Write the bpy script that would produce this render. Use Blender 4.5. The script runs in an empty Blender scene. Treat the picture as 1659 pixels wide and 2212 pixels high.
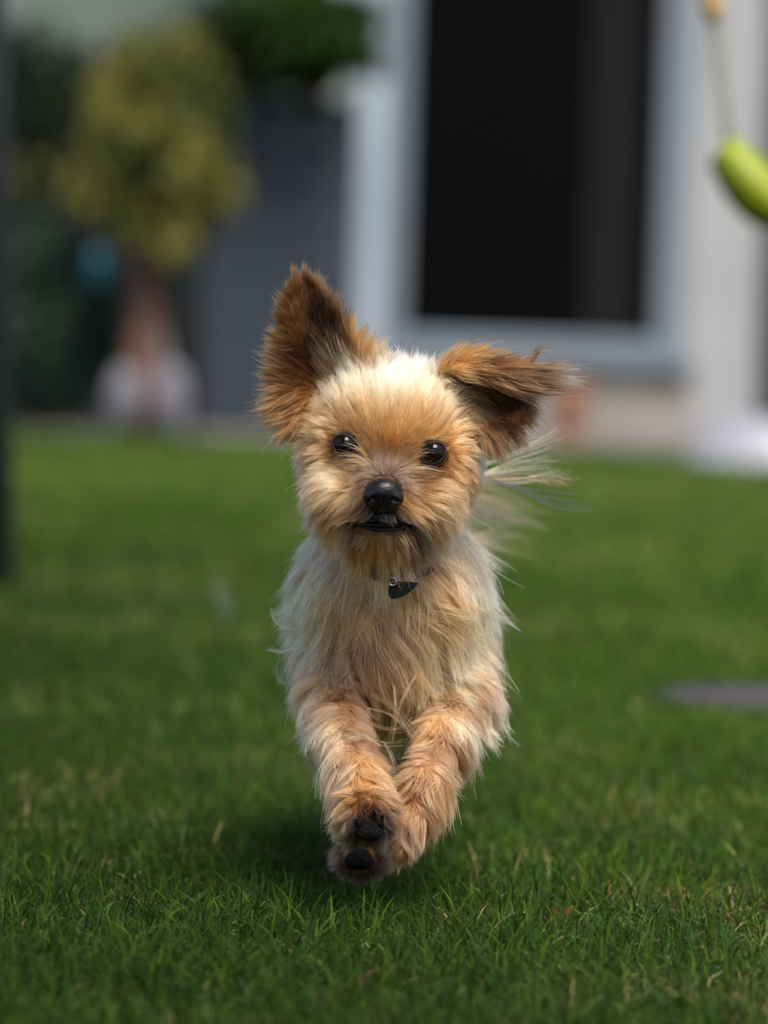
import bpy, math, random
import numpy as np
from mathutils import Matrix, Vector, kdtree
random.seed(5); RNG = np.random.default_rng(11)
S = bpy.context.scene; COL = S.collection

# ------------------------------------------------------------------ camera
F = 9231.0                      # focal length in photo pixels (1659 wide copy)
CAM = Vector((0, -3.0, 0.44))
PITCH, ROLL = math.radians(2.84), math.radians(1.8)
RM = Matrix.Rotation(math.pi/2-PITCH, 3, 'X') @ Matrix.Rotation(ROLL, 3, 'Z')
cd = bpy.data.cameras.new('camera'); cam = bpy.data.objects.new('camera', cd); COL.objects.link(cam)
cam.matrix_world = Matrix.Translation(CAM) @ RM.to_4x4()
cd.sensor_fit = 'HORIZONTAL'; cd.sensor_width = 24.0; cd.lens = 24.0*F/1659.0
cd.clip_start = 0.05; cd.clip_end = 500
cd.dof.use_dof = True; cd.dof.focus_distance = 2.985; cd.dof.aperture_fstop = 3.5; cd.dof.aperture_blades = 0
S.camera = cam

# ------------------------------------------------------------------ light
SUN_EL, SUN_AZ = math.radians(60), math.radians(162)     # azimuth from +Y (north), clockwise
w = bpy.data.worlds.new('World'); S.world = w; w.use_nodes = True
nt = w.node_tree; bg = nt.nodes['Background']
sky = nt.nodes.new('ShaderNodeTexSky'); sky.sky_type = 'NISHITA'; sky.sun_disc = False
sky.sun_elevation = SUN_EL; sky.sun_rotation = SUN_AZ; sky.dust_density = 3.0; sky.air_density = 1.0; sky.ozone_density = 1.0
nt.links.new(sky.outputs[0], bg.inputs[0]); bg.inputs[1].default_value = 0.12
ld = bpy.data.lights.new('sun', 'SUN'); ld.energy = 3.9; ld.angle = math.radians(32); ld.color = (1.0, 0.95, 0.87)
sun = bpy.data.objects.new('sun', ld); COL.objects.link(sun)
sd = Vector((math.sin(SUN_AZ)*math.cos(SUN_EL), math.cos(SUN_AZ)*math.cos(SUN_EL), math.sin(SUN_EL)))
sun.rotation_euler = sd.to_track_quat('Z', 'Y').to_euler(); sun.location = (3, -3, 6)
S.view_settings.view_transform = 'Standard'; S.view_settings.look = 'None'
S.view_settings.exposure = 0.66; S.view_settings.gamma = 1.0
S.render.engine = 'CYCLES'
S.cycles.max_bounces = 10; S.cycles.transparent_max_bounces = 8; S.cycles.use_denoising = True
S.cycles.caustics_reflective = False; S.cycles.caustics_refractive = False

# ------------------------------------------------------------------ helpers
RN = np.array(RM); CN = np.array(CAM)
def W(px, py, dist):
    """photo pixel + distance along the view axis -> world point"""
    c = Vector(((px-829.5)/F*dist, -(py-1106.0)/F*dist, -dist))
    return CAM + RM @ c
def to_world(P):
    """camera-aligned model space (X right, Y away, Z up; Y=0 three metres off) -> world"""
    P = np.asarray(P, float)
    c = np.stack([P[:, 0], P[:, 2], -(P[:, 1]+3.0)], 1)
    return CN + c @ RN.T
def m(px, py, Y):
    k = (3.0+Y)/F
    return np.array([(px-829.5)*k, Y, -(py-1106.0)*k])
def tag(o, label=None, cat=None, group=None, kind=None):
    for k, v in (('label', label), ('category', cat), ('group', group), ('kind', kind)):
        if v: o[k] = v
    return o
def link(name, data, parent=None):
    o = bpy.data.objects.new(name, data); COL.objects.link(o)
    if parent is not None: o.parent = parent; o.matrix_parent_inverse = parent.matrix_world.inverted()
    return o
def empty(name, loc, label, cat, group=None):
    o = bpy.data.objects.new(name, None); COL.objects.link(o); o.location = loc
    o.matrix_world = Matrix.Translation(loc)
    return tag(o, label, cat, group)
def mesh(name, V, Fc, mat=None, parent=None, smooth=False, cols=None):
    me = bpy.data.meshes.new(name)
    V = np.asarray(V, np.float32)
    if isinstance(Fc, np.ndarray):
        n, k = Fc.shape
        me.vertices.add(len(V)); me.vertices.foreach_set('co', V.ravel())
        me.loops.add(n*k); me.loops.foreach_set('vertex_index', Fc.astype(np.int32).ravel())
        me.polygons.add(n); me.polygons.foreach_set('loop_start', np.arange(0, n*k, k, dtype=np.int32))
        me.update(calc_edges=True)
    else:
        me.from_pydata([tuple(map(float, v)) for v in V], [], Fc); me.update()
    if smooth: me.polygons.foreach_set('use_smooth', np.ones(len(me.polygons), bool))
    if cols is not None:
        a = me.attributes.new('col', 'FLOAT_COLOR', 'POINT')
        c = np.ones((len(V), 4), np.float32); c[:, :3] = cols; a.data.foreach_set('color', c.ravel())
    if mat: me.materials.append(mat)
    return link(name, me, parent)
class MB:
    def __init__(s): s.V = []; s.F = []
    def add(s, V, Fc):
        b = len(s.V); s.V += [tuple(v) for v in V]; s.F += [tuple(i+b for i in f) for f in Fc]
    def box(s, a, b, bev=0.0):
        x0, y0, z0 = a; x1, y1, z1 = b
        if x1 < x0: x0, x1 = x1, x0
        if y1 < y0: y0, y1 = y1, y0
        if z1 < z0: z0, z1 = z1, z0
        if not bev:
            s.add([(x, y, z) for z in (z0, z1) for y in (y0, y1) for x in (x0, x1)],
                  [(0, 2, 3, 1), (4, 5, 7, 6), (0, 1, 5, 4), (2, 6, 7, 3), (0, 4, 6, 2), (1, 3, 7, 5)]); return
        e = bev
        vs = []; idx = {}
        for ix, x in enumerate((x0, x1)):
            for iy, y in enumerate((y0, y1)):
                for iz, z in enumerate((z0, z1)):
                    sx, sy, sz = (1-2*ix)*e, (1-2*iy)*e, (1-2*iz)*e
                    for k, p in enumerate(((x, y+sy, z+sz), (x+sx, y, z+sz), (x+sx, y+sy, z))):
                        idx[ix, iy, iz, k] = len(vs); vs.append(p)
        fs = []
        I = lambda a, b, c, k: idx[a, b, c, k]
        for i in (0, 1):
            fs += [[I(i, 0, 0, 0), I(i, 1, 0, 0), I(i, 1, 1, 0), I(i, 0, 1, 0)],
                   [I(0, i, 0, 1), I(1, i, 0, 1), I(1, i, 1, 1), I(0, i, 1, 1)],
                   [I(0, 0, i, 2), I(1, 0, i, 2), I(1, 1, i, 2), I(0, 1, i, 2)]]
        for i in (0, 1):
            for j in (0, 1):
                fs += [[I(0, i, j, 1), I(1, i, j, 1), I(1, i, j, 2), I(0, i, j, 2)],
                       [I(i, 0, j, 0), I(i, 1, j, 0), I(i, 1, j, 2), I(i, 0, j, 2)],
                       [I(i, j, 0, 0), I(i, j, 1, 0), I(i, j, 1, 1), I(i, j, 0, 1)]]
                for k in (0, 1): fs.append([I(i, j, k, 0), I(i, j, k, 1), I(i, j, k, 2)])
        s.add(vs, fs)
    def tube(s, pts, rad, n=10, cap=True):
        pts = [Vector(p) for p in pts]; rings = []
        if not hasattr(rad, '__len__'): rad = [rad]*len(pts)
        up = Vector((0.31, 0.2, 0.9))
        for i, p in enumerate(pts):
            t = (pts[min(i+1, len(pts)-1)]-pts[max(i-1, 0)]).normalized()
            a = t.cross(up)
            if a.length < .05: a = t.cross(Vector((1, 0, 0)))
            a.normalize(); b = t.cross(a)
            rings.append([p+(a*math.cos(2*math.pi*k/n)+b*math.sin(2*math.pi*k/n))*rad[i] for k in range(n)])
        V = [v for r in rings for v in r]; Fc = []
        for i in range(len(pts)-1):
            for k in range(n):
                k2 = (k+1) % n; Fc.append((i*n+k, i*n+k2, (i+1)*n+k2, (i+1)*n+k))
        if cap: Fc += [tuple(range(n))[::-1], tuple((len(pts)-1)*n+k for k in range(n))]
        s.add(V, Fc)
    def lathe(s, c, prof, n=28, sx=1, sy=1):
        V = []; Fc = []
        for r, z in prof:
            for k in range(n):
                a = 2*math.pi*k/n; V.append((c[0]+r*sx*math.cos(a), c[1]+r*sy*math.sin(a), c[2]+z))
        for i in range(len(prof)-1):
            for k in range(n):
                k2 = (k+1) % n; Fc.append((i*n+k, i*n+k2, (i+1)*n+k2, (i+1)*n+k))
        Fc += [tuple(range(n))[::-1], tuple((len(prof)-1)*n+k for k in range(n))]
        s.add(V, Fc)
    def build(s, name, mat, parent=None, smooth=False):
        o = mesh(name, np.array(s.V), [list(f) for f in s.F], mat, parent, smooth)
        return o

def mat(name, col, rough=0.8, var=0.25, scale=6.0, bump=0.0, bscale=40.0, attr=False, trans=0.0, metal=0.0, coat=0.0, spec=0.3, stretch=None):
    M_ = bpy.data.materials.new(name); M_.use_nodes = True; t = M_.node_tree; N = t.nodes; L = t.links
    p = N['Principled BSDF']; p.inputs['Roughness'].default_value = rough; p.inputs['Metallic'].default_value = metal
    p.inputs['Coat Weight'].default_value = coat; p.inputs['Coat Roughness'].default_value = .05
    p.inputs['Specular IOR Level'].default_value = spec
    if attr:
        a = N.new('ShaderNodeAttribute'); a.attribute_name = 'col'; src = a.outputs['Color']
    else:
        tc = N.new('ShaderNodeTexCoord'); mp = N.new('ShaderNodeMapping'); L.new(tc.outputs['Object'], mp.inputs[0])
        if stretch: mp.inputs['Scale'].default_value = stretch
        n = N.new('ShaderNodeTexNoise'); n.inputs['Scale'].default_value = scale; n.inputs['Detail'].default_value = 8
        n.inputs['Roughness'].default_value = .65; L.new(mp.outputs[0], n.inputs['Vector'])
        r = N.new('ShaderNodeValToRGB'); L.new(n.outputs['Fac'], r.inputs[0])
        r.color_ramp.elements[0].position = .3; r.color_ramp.elements[1].position = .72
        r.color_ramp.elements[0].color = (*[c*(1-var) for c in col], 1); r.color_ramp.elements[1].color = (*[min(1, c*(1+var)) for c in col], 1)
        src = r.outputs[0]
    L.new(src, p.inputs['Base Color'])
    if bump:
        tc2 = N.new('ShaderNodeTexCoord'); n2 = N.new('ShaderNodeTexNoise'); n2.inputs['Scale'].default_value = bscale; n2.inputs['Detail'].default_value = 6
        L.new(tc2.outputs['Object'], n2.inputs['Vector'])
        b = N.new('ShaderNodeBump'); b.inputs['Strength'].default_value = bump; b.inputs['Distance'].default_value = .01
        L.new(n2.outputs['Fac'], b.inputs['Height']); L.new(b.outputs[0], p.inputs['Normal'])
    if trans:
        tr = N.new('ShaderNodeBsdfTranslucent'); L.new(src, tr.inputs['Color'])
        mx = N.new('ShaderNodeMixShader'); mx.inputs[0].default_value = trans
        L.new(p.outputs[0], mx.inputs[1]); L.new(tr.outputs[0], mx.inputs[2]); L.new(mx.outputs[0], N['Material Output'].inputs[0])
    return M_
def srgb(r, g, b):
    return tuple(((c/255+.055)/1.055)**2.4 if c > 10 else c/255/12.92 for c in (r, g, b))

# ------------------------------------------------------------------ ground
soil = mat('lawn_soil', (0.035, 0.05, 0.014), .95, .5, 9, .6, 120)
g = MB(); g.add([(-60, -12, 0), (60, -12, 0), (60, 90, 0), (-60, 90, 0)], [(0, 1, 2, 3)])
tag(g.build('ground', soil), kind='structure')
HD = 13.75                                                 # distance of the house wall
pave = mat('paving', (0.12, 0.105, 0.10), .85, .3, 5, .3, 60)
g = MB()
yy0 = HD-3-1.05
for i in range(-9, 10):
    for j in range(2):
        g.box((i*.6+.006, yy0+j*.52+.006, -.02), (i*.6+.594, yy0+j*.52+.514, .022), .004)
tag(g.build('paving_strip', pave), kind='structure')

# grass ---------------------------------------------------------------
def blades(name, xy, h, wd, lean, cols, mat_, nseg=3, droop=1.0):
    n = len(xy); th = RNG.uniform(0, 2*np.pi, n); ph = RNG.uniform(0, 2*np.pi, n)
    d = np.stack([np.cos(th), np.sin(th)], 1); side = np.stack([np.cos(ph), np.sin(ph)], 1)
    rows = []
    for i in range(nseg+1):
        t = i/nseg
        off = d*(lean*h*(t**1.7))[:, None]
        z = h*(t-0.45*droop*lean*t*t)
        c = np.concatenate([xy+off, z[:, None]], 1)
        ww = wd*(1-t)**.55*(.75+.5*t if t < .4 else 1)
        if i < nseg:
            sv = np.concatenate([side*ww[:, None]*.5, np.zeros((n, 1))], 1)
            rows += [c-sv, c+sv]
        else: rows.append(c)
    V = np.stack(rows, 1); k = V.shape[1]
    Fq = []
    for i in range(nseg-1):
        a = 2*i; Fq += [[a, a+1, a+3], [a, a+3, a+2]]
    a = 2*(nseg-1); Fq.append([a, a+1, a+2])
    Fq = np.array(Fq)
    Fc = (np.arange(n)[:, None, None]*k+Fq[None]).reshape(-1, 3)
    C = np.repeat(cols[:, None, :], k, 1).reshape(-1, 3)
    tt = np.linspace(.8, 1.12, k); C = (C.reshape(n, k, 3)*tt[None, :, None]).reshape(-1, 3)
    return V.reshape(-1, 3), Fc, C
def vnoise(x, y, s, seed=0):
    r = np.random.default_rng(seed); G = r.random((64, 64))
    X = x/s+100; Y = y/s+100; i = np.floor(X).astype(int); j = np.floor(Y).astype(int); u = X-i; v = Y-j
    u = u*u*(3-2*u); v = v*v*(3-2*v); g_ = lambda a, b: G[a % 64, b % 64]
    return g_(i, j)*(1-u)*(1-v)+g_(i+1, j)*u*(1-v)+g_(i, j+1)*(1-u)*v+g_(i+1, j+1)*u*v
def pts_in(y0, y1, hw0, hw1, dens):
    n = int(dens*(y1-y0)*(hw0+hw1)); u = RNG.random(n)
    a = hw0; b = hw1
    v = u if abs(a-b) < 1e-6 else (-a+np.sqrt(a*a+u*(b*b-a*a)))/(b-a)
    y = y0+v*(y1-y0); hw = a+(b-a)*v
    return np.stack([RNG.uniform(-1, 1, n)*hw, y], 1)
def gcol(n, xy, dryness=.06):
    base = np.array([[.040, .086, .009], [.064, .108, .008], [.026, .058, .010], [.086, .126, .012], [.046, .078, .026]])
    c = base[RNG.choice(5, n, p=[.3, .25, .2, .13, .12])]*RNG.uniform(.7, 1.35, (n, 1))
    pat = vnoise(xy[:, 0], xy[:, 1], .35, 3)*.6+vnoise(xy[:, 0], xy[:, 1], .09, 4)*.4
    c = c*(1+(pat[:, None]-.5)*np.array([[.55, .45, .35]]))
    dry = RNG.random(n) < dryness*(.3+1.6*(pat > .55))
    dc = np.array([[.42, .33, .15], [.30, .22, .09], [.36, .34, .12], [.20, .10, .05]])
    c[dry] = dc[RNG.integers(0, 4, dry.sum())]*RNG.uniform(.6, 1.2, (dry.sum(), 1))
    return c
Vs, Fs, Cs = [], [], []; base_i = 0
def addb(xy, h, wd, lean, cols, nseg=3):
    global base_i
    V, Fc, C = blades('', xy, h, wd, lean, cols, None, nseg)
    Vs.append(V); Fs.append(Fc+base_i); Cs.append(C); base_i += len(V)
STONE = W(1712, 1480, 4.80)
def keep(xy):
    ok = ~(((xy[:, 0]-STONE.x)/.17)**2+((xy[:, 1]-STONE.y)/.16)**2 < 1)
    return xy[ok & (xy[:, 1] < yy0-.0)]
# near mat: short tangled blades lying low, then upright ones
def layer(y0, y1, h0, h1, dens, hr, wr, lr, dry, nseg=3):
    xy = keep(pts_in(y0, y1, h0, h1, dens)); n = len(xy)
    tuft = vnoise(xy[:, 0], xy[:, 1], .06, 9)*.5+vnoise(xy[:, 0], xy[:, 1], .22, 8)*.5
    h = RNG.uniform(*hr, n)*(.6+.8*tuft); wd = RNG.uniform(*wr, n); lean = RNG.uniform(*lr, n)
    addb(xy, h, wd, lean, gcol(n, xy, dry)*(1.32 if y0 > 1 else 1.08)*np.array([.98, 1.03, 1.0]), nseg)  # farther layers brightened in colour to imitate a better-lit mid lawn
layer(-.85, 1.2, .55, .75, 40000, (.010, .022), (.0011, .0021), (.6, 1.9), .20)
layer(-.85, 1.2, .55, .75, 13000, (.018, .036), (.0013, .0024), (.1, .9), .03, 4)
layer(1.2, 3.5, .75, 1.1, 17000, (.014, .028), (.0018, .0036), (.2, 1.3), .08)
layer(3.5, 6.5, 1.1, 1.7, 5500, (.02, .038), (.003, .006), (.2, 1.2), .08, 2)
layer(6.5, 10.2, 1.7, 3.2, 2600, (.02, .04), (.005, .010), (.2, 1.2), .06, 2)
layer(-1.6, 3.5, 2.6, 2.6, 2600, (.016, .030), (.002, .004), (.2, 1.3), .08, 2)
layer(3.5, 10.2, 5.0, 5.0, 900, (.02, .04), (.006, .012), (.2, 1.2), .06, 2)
def broad(y0, y1, h0, h1, dens):
    xy = keep(pts_in(y0, y1, h0, h1, dens)); n = len(xy); addb(xy, RNG.uniform(.012, .024, n), RNG.uniform(.005, .009, n), RNG.uniform(1., 2.2, n), np.array([[.05, .10, .03]])*RNG.uniform(.7, 1.5, (n, 1)), 4)
broad(-.85, 1.5, .55, .8, 700)
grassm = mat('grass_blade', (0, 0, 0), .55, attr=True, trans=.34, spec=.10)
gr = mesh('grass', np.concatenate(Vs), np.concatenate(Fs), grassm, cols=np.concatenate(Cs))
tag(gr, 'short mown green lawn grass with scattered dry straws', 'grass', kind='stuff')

# stepping stone ------------------------------------------------------
stm = mat('stone', (0.045, 0.038, 0.042), .85, .35, 14, .5, 60)
st = MB(); prof = [(.02, 0), (.15, 0), (.155, .014), (.146, .024), (.08, .027), (.01, .027)]
st.lathe((STONE.x, STONE.y, -.012), prof, 26, 1, .8)
tag(st.build('stepping_stone', stm, smooth=True), 'flat grey brown stepping stone set in the lawn', 'stone')
# pale petal / leaf in the lawn
def leaf_mesh(name, c, size, col, rz, label, cat, group=None, tilt=.5):
    V = []; Fc = []; n = 6
    for i in range(n+1):
        t = i/n; wv = math.sin(math.pi*t**.8)*.34; zc = .12*math.sin(t*3)
        for s in (-1, 0, 1): V.append(((t-.5)*size, s*wv*size, (zc+abs(s)*.14)*size))
    for i in range(n):
        for k in (0, 1): a = i*3+k; Fc.append((a, a+1, a+4, a+3))
    R = Matrix.Rotation(rz, 3, 'Z') @ Matrix.Rotation(tilt, 3, 'Y')
    V = [tuple(Vector(c)+R @ Vector(v)) for v in V]
    o = mesh(name, np.array(V), Fc, mat(name, col, .6, .2, 60, trans=.2), smooth=True)
    return tag(o, label, cat, group)
p = W(465, 1372, 5.35); leaf_mesh('fallen_leaf', (p.x, p.y, .05), .05, (.42, .5, .3), .6, 'pale dry leaf standing in the grass left of the dog', 'leaf', tilt=1.2)
p = W(1195, 1930, 3.0); leaf_mesh('fallen_petal', (p.x, p.y-.02, .017), .008, (.45, .22, .03), 1.0, 'orange yellow petal lying in the grass right of the paws', 'petal', tilt=.9)
p = W(1232, 1935, 3.0); leaf_mesh('fallen_petal', (p.x, p.y-.02, .018), .009, (.5, .28, .04), 2.2, 'slightly larger yellow petal further right in the grass', 'petal', tilt=1.1)

# ------------------------------------------------------------------ house
def wx(px, py, d): return W(px, py, d).x
def wz(py, px, d): return W(px, py, d).z
house = empty('house', (2.5, HD-3, 0), 'pale rendered house with a dark glazed terrace door behind the lawn', 'house')
render_m = mat('render', (0.32, 0.322, 0.325), .9, .10, 3, .25, 90)
frame_m = mat('door_paint', (0.15, 0.18, 0.21), .5, .06, 4)
frame2_m = mat('frame_paint', (0.34, 0.41, 0.48), .5, .05, 4)
glass_m = mat('dark_glass', (0.0022, 0.0023, 0.0026), .25, .1, 2, spec=.05)
dark_m = mat('dark_recess', (0.008, 0.009, 0.012), .6, .2, 3)
y0 = HD-3
xL, xA, xB, xR = wx(762, 400, HD), wx(881, 400, HD), wx(1424, 400, HD), wx(1490, 400, HD)
xE = wx(1646, 550, HD); zs = wz(726, 1130, HD); zb = wz(762, 1180, HD); H = 3.4; dtop = 2.35
b = MB()
b.box((xR, y0, 0), (xE, y0+.3, H)); b.box((xL, y0+.002, dtop), (xR, y0+.3, H)); b.box((xL-.02, y0+.3, 0), (5.5, y0+.5, H+.001))
b.build('wall', render_m, house)
b = MB(); b.box((xA-.1, y0-.06, .02), (xR-.002, y0+.28, zb-.045), .004); b.build('plinth', mat('plinth', (0.26, 0.24, 0.215), .9, .2, 8, .3, 60), house)
b = MB(); b.box((xL+.11, y0-.11, zb-.044), (xR+.03, y0+.2, zb), .006); b.build('sill', frame_m, house)
door = MB(); zt = dtop-.002
door.box((xL, y0-.05, 0), (xL+.105, y0+.2, zt), .008)
d_o = door.build('door_surround', frame2_m, house)
fr = MB()
fr.box((xL+.107, y0-.015, zb+.002), (xA, y0+.15, zt), .006); fr.box((xB, y0-.015, zb+.002), (xR-.004, y0+.15, zt), .006)
fr.box((xA+.001, y0-.012, zb+.002), (xB-.001, y0+.15, zs), .006); fr.box((xA+.001, y0-.012, zt-.1), (xB-.001, y0+.15, zt), .006)
tdoor = fr.build('terrace_door', frame_m, house)
gl = MB(); gl.box((xA+.002, y0+.06, zs+.002), (xB-.002, y0+.075, zt-.102)); gl.build('glass', glass_m, tdoor)
xm0, xm1 = wx(1268, 400, HD), wx(1378, 400, HD)
cu = MB()
for k in range(7):
    a = xm0+(xm1-xm0)*k/7; cu.box((a, y0+.040-.006*(k % 2), zs+.003), (a+(xm1-xm0)/7-.001, y0+.056, zt-.103))
cu.build('blind', mat('blind', (.0022, .0022, .003), .9, .2, 5), tdoor)
b = MB(); b.box((xE+.002, y0-.03, .02), (xE+.9, y0+.28, 2.2), .01); b.build('side_door', mat('navy_paint', (0.010, 0.014, 0.024), .4, .1, 4), house)
b = MB(); b.box((xE+.902, y0, 0), (5.5, y0+.299, H)); b.box((xE+.001, y0+.003, 2.202), (xE+.901, y0+.298, H-.001)); b.build('wall', render_m, house)
b = MB(); b.box((xL-.3, y0-.5, H+.002), (5.9, y0+5, H+.2)); b.build('roof', mat('roof_edge', (.05, .05, .055), .8, .2, 5), house)
# slate panel fence left of the door, dark shed gap beyond it
fdist = HD-.25
fence = empty('slate_fence', (-1, fdist-3, 0), 'smooth slate grey panel fence between the small tree and the door', 'fence')
fx0, fx1 = wx(476, 600, fdist), wx(752, 600, fdist); fz = wz(208, 600, fdist)
b = MB(); nb = 9
for i in range(nb): b.box((fx0, fdist-3, .03+i*(fz-.03)/nb), (fx1, fdist-2.97, .03+(i+1)*(fz-.03)/nb-.006), .003)
b.build('panel', mat('slate_paint', (0.028, 0.038, 0.054), .6, .08, 4), fence)
b = MB(); b.box((fx0-.05, fdist-3.02, 0), (fx0-.001, fdist-2.95, fz+.03), .004); b.build('post', mat('slate_post', (0.035, 0.045, 0.06), .6, .08, 4), fence)
b = MB(); b.box((fx1+.001, fdist-3.0, 0), (fx1+.02, fdist-2.95, fz+.02), .004); b.build('post', mat('slate_post2', (0.045, 0.058, 0.075), .6, .08, 4), fence)
# dark garden shed behind the small tree
shed = empty('garden_shed', (-2.1, HD-2.4, 0), 'black timber garden shed behind the small round tree', 'shed')
b = MB(); sx0, sx1 = -3.9, fx0-.06
for i in range(16): 
    a = sx0+(sx1-sx0)*i/16; b.box((a, HD-2.5-.008*(i % 2), 0), (a+(sx1-sx0)/16-.004, HD-2.0, 1.05))
b.build('wall', mat('shed_black', (.010, .012, .015), .8, .3, 5), shed)
b = MB(); b.add([(sx0-.1, HD-2.6, 1.052), (sx1+.0, HD-2.6, 1.052), (sx1+.0, HD-1.3, 1.16), (sx0-.1, HD-1.3, 1.16), (sx0-.1, HD-2.6, 1.09), (sx1+.0, HD-2.6, 1.09), (sx1+.0, HD-1.3, 1.2), (sx0-.1, HD-1.3, 1.2)],
               [(0, 3, 2, 1), (4, 5, 6, 7), (0, 1, 5, 4), (1, 2, 6, 5), (2, 3, 7, 6), (3, 0, 4, 7)])
b.build('roof', mat('shed_roof', (.02, .02, .03), .7, .3, 5), shed)
# neighbour's pale wall far behind
b = MB(); b.box((-9, 16, 0), (-0.5, 16.3, 4.2)); tag(b.build('boundary_wall', mat('far_render', (.13, .165, .15), .9, .15, 2)), 'pale grey green boundary wall far behind the trees', 'wall')

# ------------------------------------------------------------------ foliage
def crown(name, c, r, n, ls, cols, parent, seed, clumps=40, droop=0.0, spread=.22):
    R = np.random.default_rng(seed)
    d = R.normal(size=(clumps, 3)); d /= np.linalg.norm(d, axis=1)[:, None]
    cc = d*(R.random((clumps, 1))**.33)*.86
    k = R.integers(0, clumps, n)
    p = cc[k]+R.normal(size=(n, 3))*spread*R.uniform(.6, 1.2, (clumps, 1))[k]
    p = p*np.array(r)+np.array(c)
    a = R.normal(size=(n, 3)); a[:, 2] -= droop; a /= np.linalg.norm(a, axis=1)[:, None]
    b_ = np.cross(a, R.normal(size=(n, 3))); b_ /= np.linalg.norm(b_, axis=1)[:, None]
    s = ls*R.uniform(.6, 1.4, (n, 1))
    V = np.stack([p-a*s, p+b_*s*.42, p+a*s, p-b_*s*.42], 1).reshape(-1, 3)
    Fc = np.arange(n*4).reshape(n, 4)
    cols = np.array(cols); ci = cols[R.integers(0, len(cols), clumps)][k]*R.uniform(.7, 1.35, (n, 1))
    return mesh(name, V, Fc, leafm, parent, cols=np.repeat(ci, 4, 0))
leafm = mat('leaves', (0, 0, 0), .6, attr=True, trans=.25, spec=.2)
bark = mat('bark', (.11, .055, .04), .9, .35, 14, .6, 40, stretch=(1, 1, .25))
def trunk(base, top, r0, r1, parent, n=6, limbs=8, reach=.3, seed=1):
    R = random.Random(seed); mb = MB(); base = Vector(base); top = Vector(top)
    pts = []
    for i in range(n+1):
        t = i/n; q = base.lerp(top, t)+Vector((R.uniform(-1, 1), R.uniform(-1, 1), 0))*r0*.5*(0 < i < n); pts.append(q)
    mb.tube(pts, [r0+(r1-r0)*i/n for i in range(n+1)], 12)
    for j in range(limbs):
        q = base.lerp(top, R.uniform(.55, 1)); a = R.uniform(0, 6.28); e = q+Vector((math.cos(a), math.sin(a), R.uniform(.3, 1.2)))*reach*R.uniform(.6, 1)
        mb.tube([q, q.lerp(e, .5)+Vector((0, 0, .03)), e], [r1*.8, r1*.5, r1*.2], 7)
    return mb.build('trunk', bark, parent, True)
# small round yellow-green tree
TD = 12.6
tb = W(292, 900, TD); tcn = W(345, 325, TD)
tree = empty('round_headed_tree', (tb.x, tb.y, 0), 'small tree with a round yellow green head on a reddish brown trunk', 'tree')
trunk((tb.x, tb.y, 0), (tcn.x, tcn.y, tcn.z), .055, .035, tree, limbs=12, reach=.16)
kx = TD/F
YG = [(.105, .115, .025), (.155, .16, .03), (.07, .085, .02), (.04, .055, .015), (.21, .20, .045)]
crown('crown', (tcn.x, tcn.y, tcn.z), (170*kx, 170*kx, 262*kx), 17000, .026, YG, tree, 3, 75, 1.2, .12)
def shrub(name, px, py, dist, rx, ry, rz, n, ls, cols, label, cat, seed, group=None, stem=True, clumps=45):
    c = W(px, py, dist); k = dist/F
    o = empty(name, (c.x, c.y, 0), label, cat, group)
    crown('crown', (c.x, c.y, c.z), (rx*k, ry*k, rz*k), n, ls, cols, o, seed, clumps)
    if stem: trunk((c.x, c.y, 0), (c.x, c.y, max(c.z, .15)), .03, .015, o, limbs=6, reach=rx*k*.6, seed=seed)
    return o
DG = [(.018, .034, .018), (.024, .042, .024), (.012, .022, .012), (.03, .05, .026)]
DK = [(.016, .028, .016), (.024, .038, .018), (.012, .02, .013)]
MG = [(.022, .052, .005), (.032, .068, .007), (.016, .036, .004)]
shrub('low_bush', 110, 690, 12.9, 150, 130, 215, 9000, .022, [(.036, .066, .046), (.05, .082, .058), (.026, .046, .034)], 'low dark blue green bush left of the small tree trunk', 'bush', 5)
shrub('tall_bush', 40, 250, 13.2, 170, 130, 200, 8000, .026, DK, 'tall nearly black bush behind the small tree at the frame edge', 'bush', 6)
shrub('olive_bush', 90, 400, 12.95, 130, 80, 70, 4000, .024, [(.05, .055, .015), (.03, .035, .01)], 'dark olive bush showing left of the round tree head', 'bush', 12)
shrub('broadleaf_tree', 670, 75, 13.3, 150, 130, 120, 12000, .03, MG, 'deep green leafy tree hanging over the slate fence', 'tree', 7, stem=False)
_bt = bpy.data.objects['broadleaf_tree']; trunk((_bt.location.x, 10.9, 0), (_bt.location.x, 10.9, 1.5), .05, .03, _bt, limbs=8, reach=.35, seed=3)
shrub('hanging_tree', 480, 110, 14.3, 110, 120, 130, 5000, .03, DK+DG, 'dark loose tree between the round tree and the deep green one', 'tree', 8)
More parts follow.
